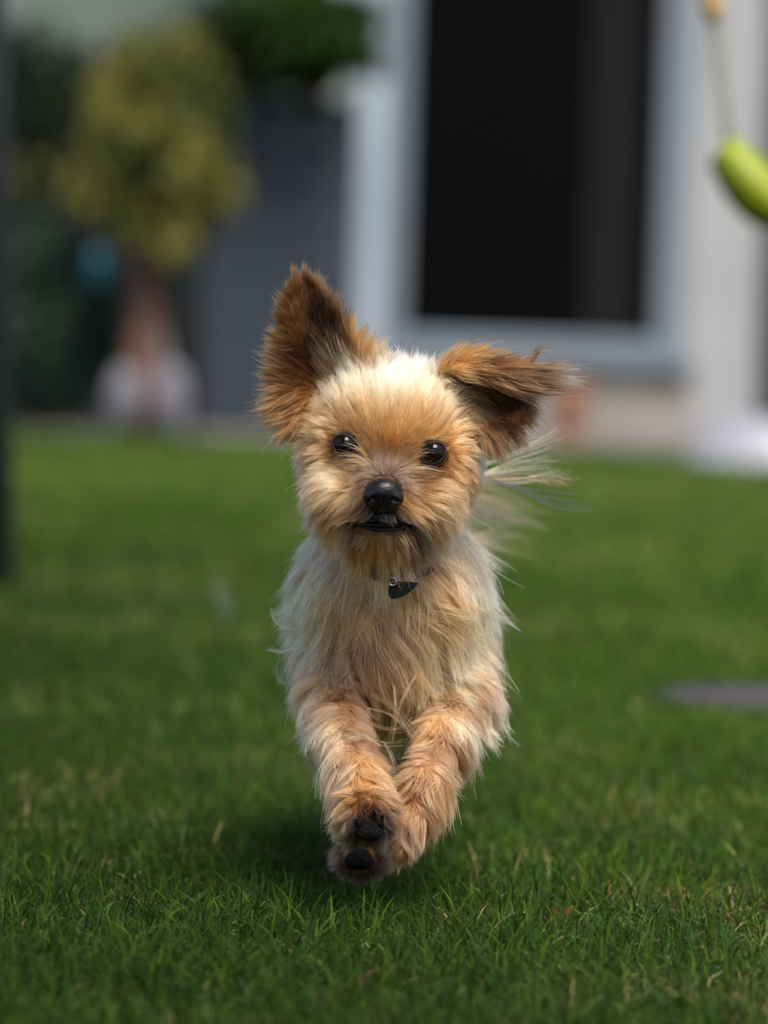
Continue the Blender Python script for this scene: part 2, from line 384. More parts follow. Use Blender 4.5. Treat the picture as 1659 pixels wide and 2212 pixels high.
# teal lanterns / stones / stake round the tree
def pot(name, px, py_base, dist, r, h, m_, label, cat, prof=None, group=None, ell=1.0):
    c = W(px, py_base, dist); k = dist/F; mb = MB(); c = Vector((c.x, c.y, 0)); r *= k; h *= k
    prof = prof or [(.02*r, 0), (.72*r, 0), (.78*r, .04*h), (.95*r, .8*h), (1.04*r, .82*h), (1.06*r, .98*h), (.95*r, h), (.88*r, .9*h), (.05*r, .88*h)]
    mb.lathe(c, prof, 28, 1, ell)
    return tag(mb.build(name, m_, smooth=True), label, cat, group)
def boulder(name, px, py, dist, rx, rz, m_, label, cat, seed):
    c = W(px, py, dist); k = dist/F; R = np.random.default_rng(seed)
    V = []; Fc = []; n, q = 24, 14
    for i in range(q+1):
        a = math.pi*i/q
        for j in range(n):
            b_ = 2*math.pi*j/n
            f = 1+.07*math.sin(3*b_+seed)+.05*math.sin(4*a+2*b_)
            V.append((c.x+rx*k*f*math.sin(a)*math.cos(b_), c.y+rx*k*.8*f*math.sin(a)*math.sin(b_), max(-.01, c.z+rz*k*f*math.cos(a))))
    for i in range(q):
        for j in range(n): Fc.append((i*n+j, (i+1)*n+j, (i+1)*n+(j+1) % n, i*n+(j+1) % n))
    return tag(mesh(name, np.array(V), Fc, m_, smooth=True), label, cat)
wst = mat('white_stone', (.15, .145, .17), .8, .2, 20, .4, 60)
boulder('boulder', 266, 862, TD-.2, 38, 66, wst, 'pale rounded boulder left of the small tree foot', 'boulder', 2)
boulder('boulder', 372, 866, TD-.3, 38, 74, wst, 'pale rounded boulder right of the small tree foot', 'boulder', 4)
mb = MB(); a = W(335, 640, TD+.1); c = W(378, 830, TD-.05); mb.tube([(c.x, c.y, 0), (a.x, a.y, a.z)], [.022, .016], 10)
tag(mb.build('stake', mat('stake', (.17, .165, .17), .8, .25, 12), smooth=True), 'pale wooden stake leaning against the small tree trunk', 'stake')
def lantern(px, py, dist, r, h, col, label):
    c = W(px, py, dist); k = dist/F; r *= k; h *= k
    o = empty('hanging_lantern', (c.x, c.y, c.z), label, 'lantern', None)
    mb = MB(); mb.lathe((c.x, c.y, c.z-h/2), [(.01*r, 0), (.7*r, .02*h), (1*r, .3*h), (1*r, .65*h), (.6*r, .9*h), (.2*r, h), (.01*r, h)], 18)
    mb.build('shade', mat('teal_glass', col, .35, .1, 5), o, True)
    mb = MB(); mb.tube([(c.x, c.y, c.z+h/2-.01), (c.x, c.y, c.z+h/2+.22)], .003, 6); mb.build('cord', dark_m, o)
lantern(209, 580, TD-.3, 22, 90, (.0, .05, .075), 'bright teal lantern hanging left of the small tree trunk')
lantern(368, 610, TD+.1, 20, 90, (.004, .035, .05), 'dim dark teal lantern hanging right of the small tree trunk')
# terracotta pot by the plinth
tp = mat('terracotta', (.42, .17, .09), .85, .2, 10)
pot('terracotta_pot', 1232, 880, HD-.35, 36, 128, tp, 'tall orange terracotta pot standing by the door plinth', 'pot')
# white trough at the right
TRD = 12.2
c = W(1665, 950, TRD); mb = MB(); k = TRD/F
prof = [(.02, 0), (.262, 0), (.265, .012), (.235, .02), (.22, .05), (.18, .115), (.165, .128), (.12, .132), (.02, .134)]
mb.lathe((c.x, c.y, 0), prof, 36, 1.0, .8)
tag(mb.build('plastic_tub', mat('white_plastic', (.26, .26, .30), .4, .05, 5), smooth=True), 'upturned round white plastic tub on the ground beside the navy door', 'tub')

# ------------------------------------------------------------------ swing
PD = 6.3
pp = W(8, 1180, PD); pp.x += .0
sf = empty('swing_set', (pp.x, pp.y, 0), 'tall dark metal swing frame standing at the edge of the lawn', 'swing frame')
pm = mat('post_paint', (.15, .14, .16), .5, .15, 8)
mb = MB(); top = W(8, 300, PD); px_ = pp.x-.006
mb.tube([(px_, pp.y, 0), (px_, pp.y-.5, 1.1), (px_, pp.y-1.0, 2.2)], .024, 16); mb.build('post', pm, sf, True)
mb = MB(); mb.tube([(px_+2.4, pp.y, 0), (px_+2.4, pp.y-1.0, 2.2)], .024, 16); mb.build('post', pm, sf, True)
for xx in (px_, px_+2.4):
    mb = MB(); mb.tube([(xx, pp.y-2.0, 0), (xx, pp.y-1.0, 2.2)], .024, 16); mb.build('post', pm, sf, True)
mb = MB(); mb.tube([(px_-.1, pp.y-1, 2.22), (px_+2.5, pp.y-1, 2.22)], .03, 16); mb.build('crossbar', pm, sf, True)
# seat: moulded plastic, seen end-on and cut by the frame
SDp = 5.2
a = W(1572, 335, SDp); bq = W(1700, 450, SDp); k = SDp/F
sw = empty('child_swing', (a.x, a.y, a.z), 'bright lime green plastic swing seat hanging on a pale rope', 'swing')
V = []; Fc = []; n, q = 20, 18
for i in range(q+1):
    t = i/q; px = 1556+200*t; py = 322+150*math.sin(t*1.7)
    ctr = W(px, py, SDp+.0*t)
    tr_ = max(0.02, math.sin(math.pi*min(1, .13+t*.9))**.5)
    for j in range(n):
        b_ = 2*math.pi*j/n; ca, sa = math.cos(b_), math.sin(b_)
        rr = 60*k*tr_
        nrm = Vector((.62, 0, .78))
        V.append(tuple(ctr+nrm*rr*(abs(sa)**.8*math.copysign(1, sa))+Vector((0, 1, 0))*.07*tr_*(abs(ca)**.8*math.copysign(1, ca))))
for i in range(q):
    for j in range(n): Fc.append((i*n+j, (i+1)*n+j, (i+1)*n+(j+1) % n, i*n+(j+1) % n))
Fc += [tuple(range(n)), tuple(q*n+j for j in range(n))]
mesh('seat', np.array(V), [list(f) for f in Fc], mat('lime_plastic', (.21, .26, .007), .5, .08, 12, spec=.4), sw, True)
mb = MB(); r0 = W(1568, 292, SDp); r1 = W(1541, 60, SDp); dirv = (r1-r0).normalized()
kk = (2.22-r0.z)/dirv.z; r2 = r0+dirv*kk; r2.y = pp.y-1
mb.tube([r0-dirv*.02, r0.lerp(r1, .5), r1, r1.lerp(r2, .3), r2], .0042, 8)
for s in range(26):
    q0 = r0.lerp(r1, s/26); mb.tube([q0+Vector((.003, 0, 0)), q0+Vector((-.003, 0, .010))], .0052, 6)
mb.build('rope', mat('rope', (.23, .23, .19), .9, .3, 30), sw, True)
q1 = W(1543, 50, SDp); q2 = W(1530, -90, SDp)
mb = MB(); mb.tube([q1, q1.lerp(q2, .25), q1.lerp(q2, .5), q1.lerp(q2, .75), q2], [.008, .013, .011, .014, .010], 12)
mb.build('knot', mat('knot', (.50, .33, .12), .9, .35, 60, .5, 200), sw, True)
r4 = W(1760, 520, SDp); r5 = Vector((r4.x+.03, pp.y-1, 2.22)); mb = MB(); mb.tube([r4, r4.lerp(r5, .5), r5], .006, 8); mb.build('rope', mat('rope2', (.23, .23, .19), .9, .3, 30), sw, True)

# unseen tree, added so its shade darkens the left and near lawn
ot = empty('added_shade_tree', (-2.3, -4.6, 0), 'unseen broadleaf tree added to shade the left and near lawn', 'tree')
mb = MB(); mb.tube([(-2.3, -4.6, 0), (-2.25, -4.5, 1.2), (-2.1, -4.2, 2.3), (-1.9, -3.9, 3.4)], [.16, .13, .11, .08], 14)
mb.tube([(-2.1, -4.2, 2.3), (-1.4, -2.6, 2.6), (-1.1, -1.0, 2.6), (-1.1, .6, 2.65), (-1.1, 2.4, 2.7)], [.09, .07, .05, .035, .02], 10)
mb.tube([(-2.1, -4.2, 2.3), (-.8, -3.2, 2.7), (.4, -2.5, 2.8), (1.2, -2.2, 2.9)], [.08, .06, .04, .02], 10)
mb.build('trunk', bark, ot, True)
crown('crown', (-.72, .9, 2.6), (.85, 3.4, .28), 30000, .055, DG+MG, ot, 21, 70, .2, .16)
crown('crown', (.6, -2.62, 2.8), (1.5, .6, .22), 8000, .055, DG+MG, ot, 22, 40, .2, .16)
crown('crown', (-1.9, -3.9, 3.6), (1.2, 1.2, .8), 6000, .06, DG+MG, ot, 23, 50, .2, .2)
#DOG#
FURN = 165000; FURW = 1.0
# ------------------------------------------------------------------ dog: implicit body in camera-aligned model space
PX = 1/3077.0
def smin(a, b, k):
    h = np.clip(.5+.5*(b-a)/k, 0, 1); return b*(1-h)+a*h-k*h*(1-h)
def ell(P, c, r):
    q = (P-c)/r; k0 = np.linalg.norm(q, axis=-1); k1 = np.linalg.norm(q/r, axis=-1)+1e-9
    return k0*(k0-1)/k1
def cap(P, a, b, ra, rb):
    pa = P-a; ba = b-a; h = np.clip((pa@ba)/(ba@ba), 0, 1)
    return np.linalg.norm(pa-h[..., None]*ba, axis=-1)-(ra+(rb-ra)*h)
def E(px, py, Y, rx, ry, rz): k = (3+Y)/3; return ('e', m(px, py, Y), np.array([rx, ry, rz])*PX*k)
def chain(*pts):
    out = []
    for (a, b) in zip(pts[:-1], pts[1:]):
        out.append(('c', m(*a[:3]), m(*b[:3]), a[3]*PX*(3+a[2])/3, b[3]*PX*(3+b[2])/3))
    return out
def poly_sd(X, Z, poly):
    poly = np.array(poly); d = np.full(X.shape, 1e9); s = np.ones(X.shape)
    n = len(poly); j = n-1
    for i in range(n):
        e = poly[j]-poly[i]; wx_ = X-poly[i, 0]; wz_ = Z-poly[i, 1]
        t = np.clip((wx_*e[0]+wz_*e[1])/(e@e), 0, 1)
        d = np.minimum(d, (wx_-e[0]*t)**2+(wz_-e[1]*t)**2)
        c1 = Z >= poly[i, 1]; c2 = Z < poly[j, 1]; c3 = e[0]*wz_ > e[1]*wx_
        flip = (c1 & c2 & c3) | (~c1 & ~c2 & ~c3); s = np.where(flip, -s, s); j = i
    return s*np.sqrt(d)
def smooth_poly(P, it=2):
    P = np.array(P, float)
    for _ in range(it):
        Q = np.roll(P, -1, 0); P = np.stack([P*.75+Q*.25, P*.25+Q*.75], 1).reshape(-1, 2)
    return P
def sheet(P, poly_px, yfun, th):
    """curved ear sheet: outline in the front view, depth from yfun"""
    poly = smooth_poly([[(a-829.5)*PX, -(b-1106)*PX] for a, b in poly_px])
    X, Y, Z = P[..., 0], P[..., 1], P[..., 2]
    k = 3/(3+Y); Xs, Zs = X*k, Z*k
    pd = poly_sd(Xs, Zs, poly); px = Xs/PX+829.5; py = 1106-Zs/PX
    yc = yfun(px, py); a = (np.abs(Y-yc)-th)*.8
    q = np.maximum(a, pd)
    return np.where((a > 0) & (pd > 0), np.hypot(np.maximum(a, 0), np.maximum(pd, 0)), q)
EARL = [(592, 925), (584, 845), (596, 750), (606, 670), (626, 606), (655, 588), (690, 615), (728, 680), (776, 742), (822, 800), (800, 850), (720, 890), (660, 930)]
def yearL(px, py):
    ax = 662+(py-600)*.17; t = np.clip((py-590)/330, 0, 1)
    wv = 22+55*t
    return .030+.010*t+(.016+.016*t)*np.exp(-((px-ax)/wv)**2)-.010*np.clip((px-ax)/80, -1.2, 1.2)*(1-.5*t)
EARR1 = [(930, 812), (985, 775), (1060, 790), (1130, 830), (1150, 860), (1138, 900), (1095, 945), (1062, 968), (1010, 930), (960, 880)]
def yearR1(px, py): return .034+.024*np.exp(-((px-1075)/55)**2-((py-868)/45)**2)
EARR2 = [(934, 806), (962, 772), (1005, 757), (1055, 764), (1100, 785), (1150, 792), (1185, 800), (1190, 822), (1150, 842), (1095, 838), (1040, 818), (985, 808)]
def yearR2(px, py):
    mid = 800+(px-1000)*.06
    return .022+.012*((py-mid)/40)**2*(py < mid)-.006*np.clip((px-1000)/100, 0, 1)+.010*np.clip((980-px)/40, 0, 1)
HEAD = [E(846, 925, .062, 150, 195, 124), E(842, 900, .032, 116, 90, 90)]+chain((838, 1030, .028, 82), (828, 1078, -.022, 50))+[
    E(730, 1078, .014, 58, 75, 54), E(922, 1088, .016, 62, 75, 56), E(826, 1150, .004, 84, 85, 44),
    E(716, 985, .062, 52, 140, 90), E(972, 1000, .062, 52, 140, 90)]
NECK = chain((845, 1080, .085, 112), (845, 1230, .11, 148))
TORSO = [E(842, 1330, .150, 160, 290, 168), E(780, 1290, .13, 112, 200, 120), E(906, 1290, .13, 110, 200, 120), E(842, 1430, .15, 125, 230, 95),
         E(838, 1320, .26, 166, 420, 160), E(838, 1330, .36, 160, 260, 168)]
LEGL = chain((738, 1400, .13, 80), (718, 1500, .095, 54), (736, 1590, .045, 45), (772, 1690, .0, 42), (790, 1752, -.022, 46))+[E(786, 1770, -.026, 54, 60, 42)]
LEGR = chain((955, 1400, .13, 80), (996, 1510, .10, 54), (958, 1600, .06, 41), (915, 1700, .025, 35), (890, 1775, .010, 27), (866, 1840, .0, 13))
HINDL = chain((740, 1400, .36, 110), (735, 1560, .30, 60), (790, 1690, .30, 34), (795, 1790, .17, 28))+[E(780, 1850, .100, 48, 55, 40)]
HINDR = chain((955, 1400, .36, 105), (930, 1570, .32, 55), (880, 1700, .36, 34), (862, 1790, .26, 22), (842, 1845, .18, 15))
TAIL = chain((900, 1235, .46, 30), (960, 1150, .50, 22), (1010, 1060, .49, 14))
def gsd(P, prims, k):
    d = None
    for q in prims:
        x = ell(P, q[1], q[2]) if q[0] == 'e' else cap(P, *q[1:])
        d = x if d is None else smin(d, x, k)
    return d
def cavity(P): return ell(P, m(826, 1132, -.030), np.array([56, 70, 10])*PX)
EYES = [(745, 963, .0017), (936, 979, .0017)]
def head_sd(P):
    d = gsd(P, HEAD, .014)
    c = cavity(P); d = np.maximum(d, -c)
    for (a, b, y) in EYES:
        s = np.linalg.norm(P-m(a, b, y-.004), axis=-1)-.0105; h = np.clip(.5-.5*(d+s)/.004, 0, 1); d = d*(1-h)-s*h+.004*h*(1-h)
    return d
GROUPS = [('head', head_sd), ('ear_l', lambda P: sheet(P, EARL, yearL, .0022)),
          ('ear_r', lambda P: sheet(P, EARR1, yearR1, .0022)), ('flap', lambda P: sheet(P, EARR2, yearR2, .0022)),
          ('torso', lambda P: smin(gsd(P, TORSO, .03), gsd(P, NECK, .02), .03)),
          ('leg_l', lambda P: gsd(P, LEGL, .012)), ('leg_r', lambda P: gsd(P, LEGR, .012)),
          ('hind_l', lambda P: gsd(P, HINDL, .015)), ('hind_r', lambda P: gsd(P, HINDR, .015)), ('tail', lambda P: gsd(P, TAIL, .01))]
KK = [.0, .006, .006, .004, .022, .02, .02, .02, .02, .01]
def body_sd(P):
    d = None
    for (nm, f), k in zip(GROUPS, KK):
        x = f(P); d = x if d is None else smin(d, x, k)
    return d
LO = np.array([-.135, -.062, -.272]); HS = .0021
SHP = np.ceil((np.array([.150, .52, .190])-LO)/HS).astype(int)
def grid(lo, shp, h, f):
    ax = [lo[i]+h*np.arange(shp[i]) for i in range(3)]
    out = np.empty(shp, np.float32)
    for s in range(0, shp[1], 24):
        G = np.stack(np.meshgrid(ax[0], ax[1][s:s+24], ax[2], indexing='ij'), -1)
        out[:, s:s+24] = f(G)
    return out
def nets(D, lo, h):
    s = D < 0; nx, ny, nz = D.shape
    acc = np.zeros((nx-1, ny-1, nz-1, 3), np.float32); cnt = np.zeros((nx-1, ny-1, nz-1), np.float32)
    for ax in range(3):
        o = [1 if a == ax else 0 for a in range(3)]
        A = D[:nx-o[0], :ny-o[1], :nz-o[2]]; B = D[o[0]:, o[1]:, o[2]:]
        cr = (A < 0) != (B < 0); t = np.where(cr, A/np.where(A == B, 1, A-B), 0)
        I = np.argwhere(cr); tv = t[cr]
        p = I.astype(np.float32); p[:, ax] += tv
        oth = [a for a in range(3) if a != ax]
        for da in (0, 1):
            for db in (0, 1):
                J = I.copy(); J[:, oth[0]] -= da; J[:, oth[1]] -= db
                ok = (J >= 0).all(1) & (J[:, 0] < nx-1) & (J[:, 1] < ny-1) & (J[:, 2] < nz-1)
                np.add.at(acc, tuple(J[ok].T), p[ok]); np.add.at(cnt, tuple(J[ok].T), 1)
    act = cnt > 0; ids = np.full(act.shape, -1, int); ids[act] = np.arange(act.sum())
    V = acc[act]/cnt[act][:, None]*h+lo
    Fq = []
    for ax in range(3):
        o = [1 if a == ax else 0 for a in range(3)]
        A = s[:nx-o[0], :ny-o[1], :nz-o[2]]; B = s[o[0]:, o[1]:, o[2]:]
        I = np.argwhere(A != B); u, v = [a for a in range(3) if a != ax]
        I = I[(I[:, u] > 0) & (I[:, v] > 0) & (I[:, u] < D.shape[u]-1) & (I[:, v] < D.shape[v]-1)]
        def gid(du, dv):
            J = I.copy(); J[:, u] -= du; J[:, v] -= dv; return ids[tuple(J.T)]
        q = np.stack([gid(1, 1), gid(0, 1), gid(0, 0), gid(1, 0)], 1)
        ins = A[tuple(I.T)]
        if ax == 1: ins = ~ins
        q[~ins] = q[~ins][:, ::-1]; Fq.append(q)
    return V.astype(np.float64), np.concatenate(Fq)
D = grid(LO, SHP, HS, body_sd)
BV, BF = nets(D, LO, HS)
def tri(Dg, lo, h, P):
    q = (P-lo)/h; q = np.clip(q, 0, np.array(Dg.shape[:3])-1.001); i = q.astype(int); f = q-i
    out = 0
    for a in (0, 1):
        for b in (0, 1):
            for c in (0, 1):
                wgt = (f[:, 0] if a else 1-f[:, 0])*(f[:, 1] if b else 1-f[:, 1])*(f[:, 2] if c else 1-f[:, 2])
                val = Dg[i[:, 0]+a, i[:, 1]+b, i[:, 2]+c]; out = out+(wgt[:, None]*val if val.ndim > 1 else wgt*val)
    return out
GX = np.stack(np.gradient(D, HS), -1).astype(np.float32)
def sdf(P): return tri(D, LO, HS, P)
def nrm(P):
    g_ = tri(GX, LO, HS, P); return g_/(np.linalg.norm(g_, axis=1)[:, None]+1e-9)

# colours and flow guides in photo pixels: (px, py, value...)
def C8(r, g, b): return srgb(r, g, b)
WHT, CRM, TAN, ORG, RUS, BRN, DKB, GRY, BLK = C8(246, 232, 212), C8(238, 213, 176), C8(216, 172, 118), C8(206, 148, 80), C8(156, 106, 60), C8(120, 80, 44), C8(70, 42, 24), C8(108, 86, 72), C8(28, 20, 18)
COLG = {
 'head': [(845, 790, WHT), (770, 800, WHT), (920, 800, WHT), (850, 835, WHT), (715, 840, CRM), (980, 860, CRM), (760, 850, CRM), (930, 850, CRM), (845, 870, CRM), (845, 905, TAN), (780, 900, TAN), (905, 905, TAN), (765, 925, C8(212, 166, 112)), (925, 935, C8(212, 166, 112)),
          (720, 915, TAN), (970, 930, TAN), (845, 935, C8(212, 164, 108)), (690, 930, TAN), (1000, 950, TAN), (650, 930, TAN), (1035, 980, CRM), (845, 965, C8(200, 150, 95)), (820, 975, TAN), (800, 985, C8(150, 116, 84)), (862, 990, C8(150, 116, 84)),
          (835, 1015, GRY), (835, 1035, DKB), (817, 1030, GRY), (853, 1032, GRY), (836, 1018, C8(84, 66, 56)), (836, 990, C8(126, 98, 74)), (805, 1018, GRY), (866, 1022, GRY), (778, 985, TAN), (893, 996, TAN), (800, 1025, BRN), (865, 1025, BRN), (740, 1012, TAN), (912, 1030, BRN), (700, 985, TAN), (985, 1000, C8(200, 146, 88)), (665, 1010, TAN), (1010, 1030, ORG),
          (730, 1045, CRM), (700, 1060, TAN), (690, 1095, TAN), (760, 1070, TAN), (760, 1110, ORG), (900, 1055, RUS), (930, 1070, TAN), (880, 1090, ORG), (960, 1100, TAN), (1000, 1110, TAN),
          (800, 1106, DKB), (853, 1106, DKB), (780, 1110, BRN), (825, 1110, BLK), (826, 1135, BLK), (860, 1125, BLK), (790, 1135, BLK), (868, 1140, BLK), (775, 1142, BLK), (893, 1150, BLK), (810, 1125, BLK), (845, 1127, BLK), (815, 1150, BLK), (845, 1152, BLK), (785, 1126, BLK), (875, 1131, BLK), (760, 1146, DKB), (908, 1158, DKB), (735, 1130, ORG), (750, 1155, ORG),
          (825, 1162, ORG), (870, 1168, TAN), (790, 1165, ORG), (825, 1178, TAN), (700, 1140, ORG), (950, 1150, ORG), (990, 1160, TAN), (760, 1185, ORG), (900, 1185, ORG), (825, 1200, CRM), (760, 1205, CRM), (900, 1205, CRM), (680, 1170, TAN)],
 'ear_l': [(655, 600, BRN), (620, 640, BRN), (690, 625, BRN), (660, 660, BRN), (690, 690, DKB), (720, 730, DKB), (640, 720, BRN), (606, 720, C8(140, 98, 54)), (740, 760, BRN), (775, 750, ORG), (810, 780, TAN),
           (650, 780, DKB), (690, 800, DKB), (600, 790, RUS), (610, 830, RUS), (660, 820, BRN), (600, 880, ORG), (640, 870, RUS), (720, 830, TAN), (680, 870, ORG), (760, 800, CRM)],
 'ear_r': [(960, 800, TAN), (1000, 800, RUS), (1010, 840, BRN), (1050, 860, DKB), (1085, 865, DKB), (1120, 870, DKB), (1130, 900, RUS), (1080, 920, BRN), (1060, 950, RUS), (1030, 900, RUS), (1000, 880, TAN)],
 'flap': [(945, 800, TAN), (975, 775, ORG), (1010, 765, ORG), (1050, 780, BRN), (1040, 800, RUS), (1090, 790, RUS), (1120, 810, BRN), (1150, 800, GRY), (1180, 815, C8(170, 146, 128)), (1150, 835, BRN), (1090, 825, BRN)],
 'torso': [(640, 1200, WHT), (620, 1300, WHT), (625, 1420, WHT), (1060, 1230, WHT), (1080, 1330, WHT), (1070, 1450, CRM), (700, 1230, CRM), (690, 1310, CRM), (760, 1280, TAN), (845, 1240, TAN), (845, 1340, C8(206, 170, 132)), (760, 1360, C8(206, 172, 136)),
           (780, 1430, C8(190, 148, 108)), (930, 1290, TAN), (940, 1390, CRM), (1000, 1330, CRM), (845, 1440, TAN), (900, 1480, TAN), (845, 1550, C8(140, 112, 76)), (845, 1600, C8(130, 104, 70))],
 'leg_l': [(680, 1430, C8(212, 168, 118)), (740, 1440, C8(186, 150, 114)), (730, 1520, C8(176, 136, 98)), (685, 1530, C8(232, 208, 178)), (765, 1590, C8(158, 114, 76)), (715, 1600, C8(232, 208, 178)), (810, 1620, C8(212, 168, 118)), (740, 1680, C8(190, 154, 116)), (800, 1690, C8(212, 168, 118)), (790, 1740, C8(158, 112, 74)), (735, 1770, C8(212, 168, 118)), (790, 1800, BRN), (790, 1760, BRN), (835, 1770, C8(158, 112, 74))],
 'leg_r': [(980, 1480, C8(160, 118, 82)), (1000, 1510, C8(176, 136, 98)), (1060, 1500, C8(232, 208, 178)), (1050, 1570, C8(232, 208, 178)), (940, 1570, C8(212, 168, 118)), (970, 1600, C8(164, 122, 84)), (1000, 1560, C8(232, 208, 178)), (1020, 1630, C8(212, 168, 118)), (920, 1650, C8(186, 146, 108)), (950, 1690, C8(212, 168, 118)), (900, 1720, C8(158, 112, 74)), (930, 1780, C8(212, 168, 118)), (900, 1780, C8(172, 130, 94)), (880, 1830, C8(158, 112, 74))],
 'hind_l': [(740, 1500, C8(150, 122, 88)), (776, 1850, C8(140, 98, 58)), (795, 1800, C8(150, 108, 66)), (720, 1870, C8(212, 168, 118))], 'hind_r': [(900, 1600, C8(150, 122, 88)), (842, 1862, C8(212, 168, 118))],
 'tail': [(960, 1100, CRM), (1010, 1050, TAN), (1000, 1090, GRY)]}
# flow: px, py, dx, dy (down positive), length mm, lift
FLOW = {
 'head': [(830, 1005, 0, -1, 8, .3), (795, 985, -.5, -.8, 9, .3), (870, 990, .6, -.7, 9, .3), (845, 950, 0, -1, 11, .25), (845, 900, 0, -1, 16, .3), (770, 905, -.3, -1, 14, .35), (925, 915, .35, -1, 14, .35),
          (845, 840, .0, -1, 15, .25), (760, 830, -.4, -1, 15, .25), (930, 840, .35, -1, 15, .25), (845, 780, .05, -1, 11, .3), (690, 850, -.8, -.5, 15, .3), (1000, 880, .8, -.3, 13, .3),
          (700, 920, -1, -.25, 12, .3), (1000, 950, 1, -.05, 11, .3), (650, 930, -.8, .5, 12, .3), (1040, 980, .6, .8, 11, .3), (690, 990, -.9, .45, 11, .3), (1000, 1010, .7, .7, 10, .3),
          (790, 1030, -.9, .2, 8, .3), (870, 1035, .9, .2, 8, .3), (755, 1010, -1, -.1, 11, .4), (905, 1025, 1, -.1, 10, .35), (735, 1045, -1, .35, 17, .4), (920, 1060, 1, .3, 17, .4), (690, 1085, -.8, .7, 14, .35), (975, 1095, .75, .75, 13, .35),
          (780, 1085, -.85, .45, 14, .35), (875, 1090, .85, .5, 14, .35), (745, 1125, -.5, .9, 20, .3), (905, 1130, .5, .9, 20, .3), (820, 1105, -.2, 1, 3, .3), (800, 1115, -.8, .6, 5, .3), (850, 1115, .8, .6, 5, .3), (825, 1140, 0, 1, 4, .2), (795, 1138, -.6, .8, 5, .2), (860, 1140, .6, .8, 5, .2),
          (660, 1080, -.35, 1, 15, .3), (1025, 1080, .15, 1, 13, .3), (680, 1150, -.2, 1, 22, .25), (980, 1160, .15, 1, 22, .25), (825, 1160, 0, 1, 20, .35), (760, 1180, -.1, 1, 30, .3), (900, 1180, .1, 1, 30, .3), (825, 1195, 0, 1, 38, .3)],
 'ear_l': [(655, 600, -.15, -1, 10, .3), (620, 640, -.5, -.9, 9, .3), (700, 640, .35, -.9, 11, .3), (600, 720, -.85, -.6, 10, .3), (680, 720, -.15, -1, 18, .3), (740, 720, .2, -1, 16, .25), (790, 760, .55, -.85, 16, .3), (820, 800, .6, -.7, 18, .3),
           (595, 800, -1, -.2, 11, .3), (650, 800, -.8, -.35, 22, .3), (720, 800, -.35, -.7, 22, .3), (590, 880, -1, .35, 12, .3), (640, 870, -1, .15, 22, .3), (620, 915, -.6, .8, 16, .3), (760, 820, .1, -1, 20, .3), (700, 870, -.95, -.2, 20, .3)],
 'ear_r': [(960, 800, .6, -.7, 14, .3), (1010, 800, .9, -.2, 16, .3), (1010, 860, .8, .5, 20, .3), (1060, 860, .9, .45, 20, .3), (1110, 850, .95, .2, 16, .3), (1140, 880, .8, .7, 13, .3), (1090, 930, .6, .85, 16, .3), (1040, 930, .5, .9, 18, .3), (1000, 900, .6, .8, 18, .3)],
 'flap': [(945, 795, .5, -.8, 15, .3), (975, 770, .75, -.6, 15, .35), (1010, 760, 1, -.15, 16, .3), (1060, 775, 1, .05, 20, .25), (1100, 790, 1, .1, 24, .2), (1150, 800, 1, -.03, 26, .2), (1185, 812, 1, 0, 24, .2), (1150, 835, 1, -.08, 24, .2), (1000, 800, .9, .35, 20, .3), (1080, 825, .95, .25, 22, .25)],
 'torso': [(845, 1180, 0, 1, 28, .3), (640, 1200, -.3, 1, 24, .28), (620, 1320, -.25, 1, 24, .25), (620, 1440, -.1, 1, 26, .25), (1060, 1230, .3, 1, 24, .28), (1075, 1330, .2, 1, 25, .25), (1070, 1440, .1, 1, 26, .25),
           (720, 1260, -.6, .8, 26, .28), (700, 1340, -.5, .9, 24, .25), (760, 1330, -.2, 1, 24, .3), (845, 1280, .1, 1, 24, .35), (845, 1380, .5, .8, 28, .35), (920, 1300, .8, .6, 30, .35), (940, 1380, .7, .75, 32, .35), (900, 1440, .5, .8, 34, .35),
           (845, 1480, .3, 1, 34, .35), (760, 1450, .7, .5, 26, .3), (820, 1540, .5, .8, 36, .35), (1000, 1330, .4, 1, 28, .3)],
 'leg_l': [(680, 1430, -.5, .9, 22, .3), (750, 1440, .2, 1, 20, .3), (680, 1530, -.4, 1, 22, .3), (735, 1530, -.25, 1, 18, .25), (790, 1560, .5, .9, 14, .3), (700, 1620, -.1, 1, 24, .3), (760, 1620, .3, 1, 22, .3), (800, 1620, .5, .9, 14, .3),
           (725, 1690, -.1, 1, 20, .3), (790, 1680, .2, 1, 15, .3), (840, 1700, .3, .9, 10, .3), (740, 1760, -.8, .5, 10, .45), (790, 1735, .1, .9, 7, .4), (835, 1760, .5, .5, 7, .4), (760, 1800, -.5, .8, 8, .4), (800, 1815, .1, 1, 7, .4)],
 'leg_r': [(980, 1440, .2, 1, 22, .3), (1050, 1440, .5, .9, 24, .35), (960, 1500, -.5, .9, 18, .25), (1010, 1510, .3, .9, 22, .3), (1080, 1540, .7, .8, 26, .45), (930, 1570, -.3, 1, 12, .25), (990, 1590, .3, 1, 24, .3), (1040, 1620, .15, 1, 22, .35),
           (900, 1660, -.1, 1, 13, .25), (960, 1690, .2, 1, 26, .3), (880, 1750, -.1, 1, 18, .25), (930, 1770, -.15, 1, 16, .2), (870, 1820, .0, 1, 9, .15), (900, 1820, -.25, 1, 10, .15)],
 'hind_l': [(740, 1500, 0, 1, 24, .3), (795, 1700, 0, 1, 22, .3), (776, 1820, -.1, 1, 8, .4), (740, 1850, -.8, .3, 9, .5), (820, 1850, .8, .2, 9, .5)], 'hind_r': [(900, 1600, 0, 1, 24, .3), (842, 1862, 0, 1, 7, .2), (860, 1790, -.1, 1, 10, .2)],
 'tail': [(900, 1235, .6, -.3, 40, .5), (1010, 1060, 1, .1, 62, .4), (960, 1140, 1, .25, 55, .4)]}
